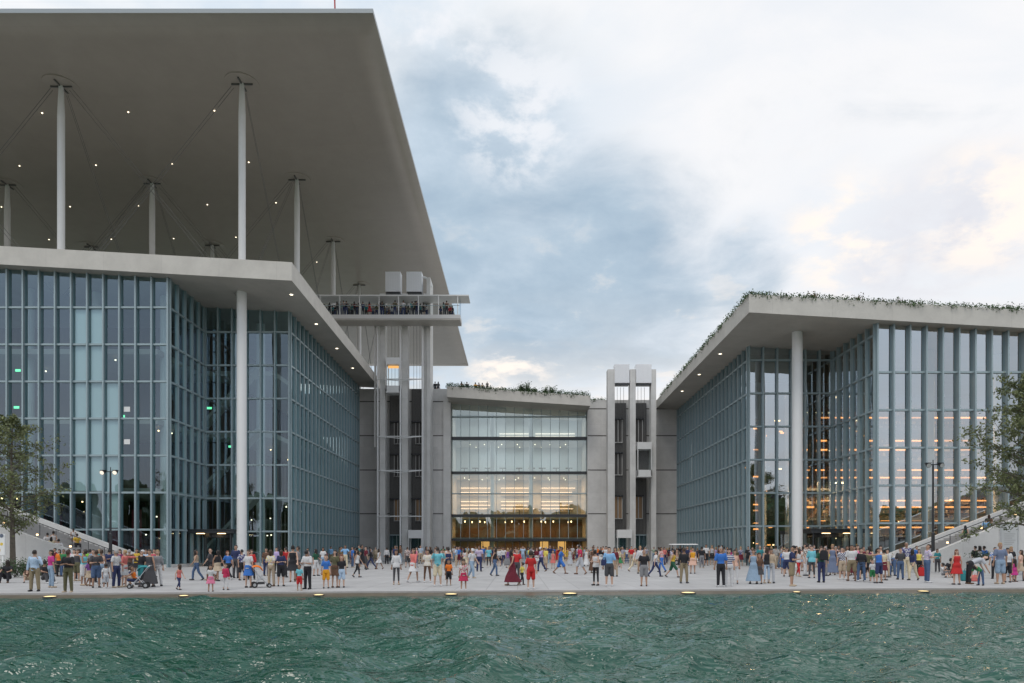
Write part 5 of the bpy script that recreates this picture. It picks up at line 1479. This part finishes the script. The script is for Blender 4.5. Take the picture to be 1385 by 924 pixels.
def make_label(sex, pose, top, bottom, hr, px, fy, extra=()):
    t = article(*top.split()); b = article(*bottom.split()) if bottom else None
    wear = t + (' and ' + b if b else '')
    hc, hk = hr.split(); hn = {'long':'long '+hc+' hair','bun':hc+' hair in a bun','tail':hc+' ponytail','bob':'bobbed '+hc+' hair','short':'short '+hc+' hair','bald':'cropped '+hc+' hair','cap':hc+' cap'}[hk]
    base = WHO[sex] + ' in ' + wear + ' ' + PHRASE[pose]
    z = zone(px); row = 'near the water' if fy >= 786 else ('out on the square' if fy >= 772 else 'far back')
    for l in (base + ' ' + z, base + ' ' + row + ' ' + z, base + ' with ' + hn, WHO[sex] + ' with ' + hn + ' in ' + wear + ' ' + z, base):
        if len(l.split()) <= 16 and l not in USED and wear_key(sex, wear, z): USED.add(l); return l
    return None
WK = set()
def wear_key(sex, wear, z):
    k = (sex, wear, z)
    if k in WK: return False
    WK.add(k); return True
spots = []
for ln in ROWS.strip().splitlines():
    a = ln.split()
    px, fy, hy, sex, pose, rot = float(a[0]), float(a[1]), float(a[2]), a[3], a[4], float(a[5])
    top, bottom = parse(a[6]), parse(a[7]); hc, hk = a[8].split('_')
    p = ground_pt(px, fy); h = (fy-hy)*p.y/F*1.02
    if pose in ('sitground','crouch','bend','sitstep'): h = 1.70 if sex in 'mf' else 1.25
    h = min(1.90, max(1.52, h)) if sex in 'mf' else min(1.55, max(1.0, h))
    if pose == 'sitstep':
        pass
    lab = make_label(sex, pose, top, bottom, hc+' '+hk, px, fy)
    if lab is None: open('/tmp/nolab.txt','a').write(ln+chr(10)); lab = WHO[sex]+' in '+top
    person(p, rot, h, sex, pose, top, bottom, hc+' '+hk, lab, EDGE if fy >= 786 else MIDC)
    spots.append((px, p.y))
# the crowd further back, in loose rows up to the building
tops_m = ['tee','polo','shirt','tee','tee','check','stripes']; tops_f = ['tank','tee','blouse','dress','tee','gown','pattern']
cm = ['white','black','navy','grey','charcoal','black','navy','white','blue','pale_blue','red','charcoal','olive','maroon','sky_blue','white','silver','teal','beige','green','brown','orange']
cf = ['white','black','charcoal','navy','black','coral','pink','cream','navy','white','turquoise','yellow','red','peach','lilac','grey','maroon','black','mustard','magenta','beige','purple']
bm_ = ['navy jeans','black trousers','khaki shorts','denim jeans','beige trousers','charcoal shorts','grey trousers','pale_denim jeans']
bf_ = ['white skirt','denim jeans','black leggings','beige skirt','navy trousers','pale_blue short_shorts','black skirt','maroon skirt','cream trousers']
BULK = []; nback = 0
rows = [(758.2, 88, 428, 1232, 5.6), (760.5, 0, 425, 1240, 7.5), (763.5, 0, 425, 1240, 12), (767, 0, 440, 1235, 15)]
for ri, (fy, _, a, b, st) in enumerate(rows):
    px = a
    while px < b:
        px += st*rp.uniform(.55, 1.5)
        dens = 1 if 585 < px < 840 or 1100 < px < 1235 else .72
        if rp.random() > dens: continue
        f = fy + rp.uniform(-1, 1.6); p = ground_pt(px, f)
        if any(abs(px-q[0]) < ((3.2 if ri < 2 else 4.5) if abs(p.y-q[1]) < 6 else 1.5) and abs(p.y-q[1]) < 6 for q in spots): continue
        for tr in range(12):
            sex = rp.choice('mmmffff' + 'bg'[rp.random() < .5]*1)
            pose = rp.choice(['stand','stand','relax','walk','hold','crossed','hips','walk','phone','photo'])
            if sex in 'mb': tk = rp.choice(tops_m); top = rp.choice(cm)+' '+tk; bot = rp.choice(bm_); hr = rp.choice(['black short','dark short','brown short','grey short','black short'])
            else: tk = rp.choice(tops_f); top = rp.choice(cf)+' '+tk; bot = None if tk in ('dress','gown') else rp.choice(bf_); hr = rp.choice(['dark long','black long','brown long','dark bun','blonde long','brown bob','black tail'])
            lab = 'x' if ri < 2 else make_label(sex, pose, top, bot, hr, px, f)
            if lab: break
        if not lab: continue
        nback += ri == 0
        bulk = ri < 2
        h = {'m': rp.uniform(1.66,1.86), 'f': rp.uniform(1.55,1.74), 'b': rp.uniform(1.1,1.45), 'g': rp.uniform(1.1,1.45)}[sex]
        if bulk: COARSE = 3.0
        pe = person(p, rp.choice([0,180,180,160,200,90,-90,40,-40,120]), h, sex, pose, top, bot, hr, lab, BACKC)
        COARSE = 1.0
        if bulk: BULK.append(pe); NPEOPLE -= 1
        spots.append((px, p.y))

# the farthest of the crowd, past the three hundred that show largest, as one mass
for o in bpy.context.selected_objects: o.select_set(False)
bpy.context.view_layer.update()
big_ = []
for pe in BULK:
    big_.append(pe); big_ += list(pe.children)
mass = MB(); mats_ = []; mi_ = {}
for o in big_:
    sl = [s_.material for s_ in o.material_slots]; mw = o.matrix_world; base = len(mass.v)
    for m_ in sl:
        if m_.name not in mi_: mi_[m_.name] = len(mats_); mats_.append(m_)
    mass.v += [tuple(mw @ v_.co) for v_ in o.data.vertices]
    for pl in o.data.polygons:
        mass.f.append(tuple(i_+base for i_ in pl.vertices)); mass.m.append(mi_[sl[pl.material_index].name])
for o in big_: bpy.data.objects.remove(o)
tag(mass.build('distant_crowd', mats_, None, True), 'farthest row of the crowd close to the buildings, blurring into one mass', 'crowd', kind='stuff')
# people on the viewing terrace
def terr(px, y, sex, pose, rot, top, bot, hr, lab, h=None):
    h = h or (rp.uniform(1.66,1.84) if sex == 'm' else rp.uniform(1.55,1.72))
    lab = uniq(lab, ('behind the rail', 'near the back', 'in the terrace crowd')) or lab
    person(V((X(px, y), y, ZDECK)), rot, h, sex, pose, top, bot, hr, lab, 'people on the viewing terrace')
n = 0; px = 434; prev = None
secs = (('left end bay', 459), ('second bay', 486), ('third bay', 512), ('fourth bay', 539), ('fifth bay', 566), ('sixth bay', 585), ('right end bay', 620))
while px < 610:
    px += rp.uniform(2.8, 5.2)
    if 580 < px < 594: continue
    y = rp.choice([84.45, 84.5, 85.3, 85.9])
    bay = [s for s, e in secs if px < e or s == 'right end bay'][0]
    for _ in range(20):
        sex = rp.choice('mf'); tk = rp.choice(tops_m[:4] if sex == 'm' else tops_f); cc = rp.choice(['black','black','navy','charcoal','teal','grey','brown','white','red','turquoise','maroon','olive'])
        k = (bay, sex, cc, tk)
        if k not in WK: WK.add(k); break
    top = cc+' '+tk; bot = None if tk in ('dress','gown') else rp.choice(['black trousers','navy jeans','charcoal trousers'])
    terr(px, y, sex, 'lean' if y < 85 else rp.choice(['stand','relax','hold']), rp.uniform(-40,40), top, bot, rp.choice(['black short','dark short','brown short']) if sex == 'm' else rp.choice(['dark long','black long','brown bob']),
         f'{WHO[sex]} in {article(cc, tk)} {"at the rail" if y < 85 else "standing back"}, {bay} of the terrace')
# people up on the roofs, seen against the sky
RG = 'people on the roof of the middle building'
zw = Z(526, 90) - .35
for px, sex, pose, top, bot, hr, lab in ((588.5,'m','stand','black jacket','black trousers','black short','left one of the two dark figures on the wall top beside the pillar'), (592.8,'f','stand','charcoal tee','black leggings','dark long','right one of the two dark figures on the wall top beside the pillar')):
    person(V((X(px,91.6), 91.6, zw)), 10, 1.65, sex, pose, top, bot, hr, lab, RG)
for px, sex, pose, top, bot, hr, lab in ((624.5,'f','sitground','brown tee','black trousers','dark long','seated figure at the left end of the planted middle roof'), (631.5,'m','sitground','charcoal tee','navy jeans','black short','second seated figure from the left on the middle roof'),
        (643,'f','sitground','amber tee','black leggings','brown bob','seated figure in amber, first of the three close together on the roof'), (647.5,'m','sitground','black tee','khaki trousers','black short','seated figure in black, middle one of the three on the roof'), (652.5,'f','sitground','beige tee','navy jeans','dark bun','seated figure in beige, last of the three on the roof'), (659,'m','stand','charcoal tee','black trousers','black short','lone child standing right of the three seated on the roof')):
    person(V((X(px,88), 88, topM(px)-.02)), rp.uniform(-30,30), 1.6 if pose != 'stand' else 1.15, sex, pose, top, bot, hr, lab, RG)
# people sitting on the stairs
def on_step(st, px, y, back=0):
    s, xa, sl, yU, yD = st; x = X(px, y); n = 58; run = (52-xa)/n; rise = run*sl
    k = int((abs(x)-xa)/run); return x, max(0, (k+1)*rise)
SG = 'people on the outdoor stairs'
for st, px, y, sex, top, bot, hr, lab, pose in (
    (STL, 64, 50, 'm', 'white tee', 'charcoal shorts', 'black short', 'man in white t-shirt seated highest on the left stairs', 'sitstep'),
    (STL, 69, 49.3, 'f', 'cream blouse', 'navy jeans', 'black long', 'woman in cream blouse seated just under the highest man on the left stairs', 'sitstep'),
    (STL, 72, 51, 'f', 'white tank', 'beige skirt', 'dark bun', 'woman in white top and beige skirt seated on the left stairs', 'sitstep'),
    (STL, 79, 49.5, 'm', 'white polo', 'navy shorts', 'black short', 'man in white polo shirt and navy shorts seated on the left stairs', 'sitstep'),
    (STL, 99, 54.6, 'f', 'white dress', None, 'black short', 'woman in white dress seated by the parapet of the left stairs', 'sitstep'),
    (STL, 104, 53, 'm', 'mustard tee', 'black trousers', 'black short', 'man in mustard t-shirt seated below the white dress on the left stairs', 'sitstep'),
    (STR, 1334, 51, 'm', 'sky_blue tee', 'charcoal trousers', 'black short', 'man in sky blue t-shirt seated high on the right stairs', 'sitstep'),
    (STR, 1338, 52, 'f', 'brown tee', 'black trousers', 'brown long', 'woman in brown beside the sky blue shirt on the right stairs', 'sitstep'),
    (STR, 1306, 51, 'f', 'dark_green tank', 'charcoal trousers', 'black long', 'woman in dark green top seated midway up the right stairs', 'sitstep'),
    (STR, 1302, 48.6, 'b', 'white tee', 'grey shorts', 'black short', 'boy in white t-shirt seated low on the right stairs', 'sitstep')):
    x, z = on_step(st, px, y); face = 95 if st is STL else -95
    h = 1.68 if sex != 'b' else 1.3
    s = h/1.745; J = fk('sitstep', {'m':'m','f':'f','b':'c'}[sex]); z -= (J['pel'].z-.12)*s
    person(V((x, y, z)), face*.45, h, sex, pose, top, bot, hr, lab, SG)
for px, y, sex, top, bot, hr, lab in ((1319,42.8,'m','black tee','black trousers','black short','man in black leaning behind the concrete planter at right'), (1325,42.9,'f','white tank','grey skirt','black long','woman in white top behind the concrete planter'), (1331,42.85,'m','blue tee','navy jeans','black short','man in blue t-shirt behind the concrete planter at right')):
    person(V((X(px,44), 44, .0)), 10, 1.72, sex, 'stand', top, bot, hr, lab, 'people behind the planter')
print('PEOPLE', NPEOPLE); open('/tmp/np.txt','w').write(str(NPEOPLE))

# ------------------------------------------------------------------ things people brought
def stroller(px, fy, rot, lab, seatc, hoodc):
    p = ground_pt(px, fy); root = empty('stroller', (0,0,0))
    A = M['alu']; wheels = []
    for x in (-.24,.24):
        for y, r in ((-.36,.10),(.30,.14)):
            mb = MB(); mb.tube([(x-.02,y,r),(x+.02,y,r)], r, 16); w = mb.build('wheel', M['rubber'], root)
            mb = MB(); mb.tube([(x-.024,y,r),(x+.024,y,r)], r*.5, 12); mb.build('hub', A, w)
    mb = MB()
    for x in (-.23,.23):
        mb.tube([(x,-.36,.10),(x,.05,.50),(x,.42,1.0),(x,.50,1.02)], .014, 8); mb.tube([(x,.30,.14),(x,-.10,.56)], .014, 8); mb.tube([(x,-.10,.56),(x,.05,.50)], .012, 8)
    mb.tube([(-.23,.50,1.02),(.23,.50,1.02)], .017, 8); mb.tube([(-.23,-.36,.12),(.23,-.36,.12)], .012, 8); mb.tube([(-.23,.30,.16),(.23,.30,.16)], .012, 8)
    mb.build('frame', A, root)
    mb = MB(); mb.hexa([(-.20,-.22,.40),(.20,-.22,.40),(.20,.10,.36),(-.20,.10,.36)], [(-.20,-.22,.46),(.20,-.22,.46),(.20,.08,.43),(-.20,.08,.43)])
    mb.hexa([(-.20,.06,.38),(.20,.06,.38),(.20,.12,.38),(-.20,.12,.38)], [(-.20,.24,.90),(.20,.24,.90),(.20,.29,.90),(-.20,.29,.90)]); mb.build('seat', cloth(seatc,'plain'), root)
    mb = MB(); rings = []
    for k in range(7):
        a = R(10+k*20); rings.append([(x*.23*(1), .22-math.cos(a)*.30, .74+math.sin(a)*.30*(1-abs(x)**3*.25)) for x in (-1,-.6,-.2,.2,.6,1)] + [(x*.21, .22-math.cos(a)*.27, .74+math.sin(a)*.27*(1-abs(x)**3*.25)) for x in (1,.6,.2,-.2,-.6,-1)])
    mb.ring_loft(rings); mb.build('hood', cloth(hoodc,'plain'), root)
    mb = MB(); mb.box(-.18,.18,-.15,.22,.16,.26); mb.build('basket', cloth('charcoal','plain'), root)
    root.location = p; root.scale = (.85,.85,.88); root.rotation_euler = (0,0,R(rot)); tag(root, lab, 'stroller', 'strollers near the water')
M['alu'] = principled('brushed_aluminium', (.55,.56,.57), .35, .8)
stroller(353, 795, 115, 'white pushchair with a bright orange hood near the water', 'white', 'orange')
stroller(188, 796, -70, 'dark pushchair among the family at left', 'black', 'teal')

def buggy():
    y = 66.0; x = X(925, y); root = empty('golf_buggy', (x, y, 0), 'white roofed electric buggy parked before the receding library glass', 'buggy')
    def B_(nm, mat, *bx, parent=root):
        mb = MB()
        for b in bx: mb.box(x+b[0], x+b[1], y+b[2], y+b[3], b[4], b[5])
        return mb.build(nm, mat, parent)
    ch = MB(); 
    ch.hexa([(x-1.25,y-.6,.28),(x+1.25,y-.6,.28),(x+1.25,y+.6,.28),(x-1.25,y+.6,.28)], [(x-1.2,y-.58,.52),(x+1.1,y-.58,.45),(x+1.1,y+.58,.45),(x-1.2,y+.58,.52)])
    ch.hexa([(x+.75,y-.58,.45),(x+1.22,y-.58,.45),(x+1.22,y+.58,.45),(x+.75,y+.58,.45)], [(x+.8,y-.55,.98),(x+1.0,y-.5,.88),(x+1.0,y+.5,.88),(x+.8,y+.55,.98)])
    ch.build('body', M['white'], root)
    rf = MB(); rf.hexa([(x-1.35,y-.68,1.88),(x+1.2,y-.68,1.88),(x+1.2,y+.68,1.88),(x-1.35,y+.68,1.88)], [(x-1.2,y-.58,1.97),(x+1.05,y-.58,1.97),(x+1.05,y+.58,1.97),(x-1.2,y+.58,1.97)]); rf.build('roof', M['white'], root)
    mb = MB()
    for sx, tx in ((-1.1,-1.2),(-.15,-.15),(.85,.98)):
        for yy in (-.56,.56): mb.tube([(x+sx,y+yy,.5),(x+tx,y+yy,1.88)], .025, 8)
    mb.build('roof_post', M['black'], root)
    for a in (-.9, -.05):
        B_('seat', M['cream_vinyl'], (a-.25,a+.28,-.5,.5,.62,.74), (a-.32,a-.22,-.5,.5,.74,1.15), (a-.2,a+.2,-.45,.45,.45,.62))
    for sx in (-.85,.85):
        for yy in (-.6,.6):
            mb = MB(); mb.tube([(x+sx,y+yy-.09,.24),(x+sx,y+yy+.09,.24)], .24, 18); w = mb.build('wheel', M['rubber'], root)
            mb = MB(); mb.tube([(x+sx,y+yy-.1,.24),(x+sx,y+yy+.1,.24)], .12, 12); mb.build('hub', M['alu'], w)
    mb = MB(); mb.tube([(x+.75,y-.25,.7),(x+.5,y-.25,.98)], .02, 6); mb.tube([(x+.49,y-.25,.97),(x+.52,y-.25,1.0)], .18, 14); mb.build('steering_wheel', M['black'], root)
M['cream_vinyl'] = principled('cream_vinyl', (.5,.45,.35), .5)
buggy()
def bag(px, fy, sz, c, lab, z=0, kind='bag', dy=0):
    p = ground_pt(px, fy); mb = MB(); w, dpt, h = sz; q = (p.x, p.y+dy, z)
    rings = []
    for t, k in ((0,.85),(.12,1),(.7,.96),(.9,.8),(1,.5)):
        rings.append([(q[0]+math.copysign(abs(math.cos(a))**.5, math.cos(a))*w/2*k, q[1]+math.copysign(abs(math.sin(a))**.5, math.sin(a))*dpt/2*k, q[2]+.01+h*t) for a in [2*PI*i/16+.01 for i in range(16)]])
    root = empty(kind, q, lab, kind); mb.ring_loft(rings); mb.build('body', cloth(c,'plain'), root)
    mb = MB(); mb.tube([(q[0]-w*.25,q[1]-dpt*.3,q[2]+h*.85),(q[0]-w*.2,q[1]-dpt*.45,q[2]+h*1.2),(q[0]+w*.2,q[1]-dpt*.45,q[2]+h*1.2),(q[0]+w*.25,q[1]-dpt*.3,q[2]+h*.85)], .014, 6); mb.build('handle', cloth(c,'plain'), root)
bag(1246, 779.5, (.34,.2,.5), 'red', 'red bag standing on the ground left of the man in the checked shirt')
bag(1305, 786, (.36,.25,.5), 'teal', 'teal bag standing behind the bending man at right')
bag(1319, 786.5, (.42,.25,.3), 'coral', 'coral red bag on the ground between the bending man and boy')
bag(1111, 788, (.32,.18,.46), 'black', 'black backpack worn by the man in the dark green t-shirt', z=1.02, kind='backpack', dy=-.22)
bag(687, 792, (.34,.15,.30), 'grey', 'grey shoulder bag beside the woman in the long maroon dress', z=.85, kind='shoulder_bag')
bag(817, 793, (.26,.12,.28), 'navy', 'navy bag at the hip of the man in the sky blue polo shirt', z=.85, kind='shoulder_bag')
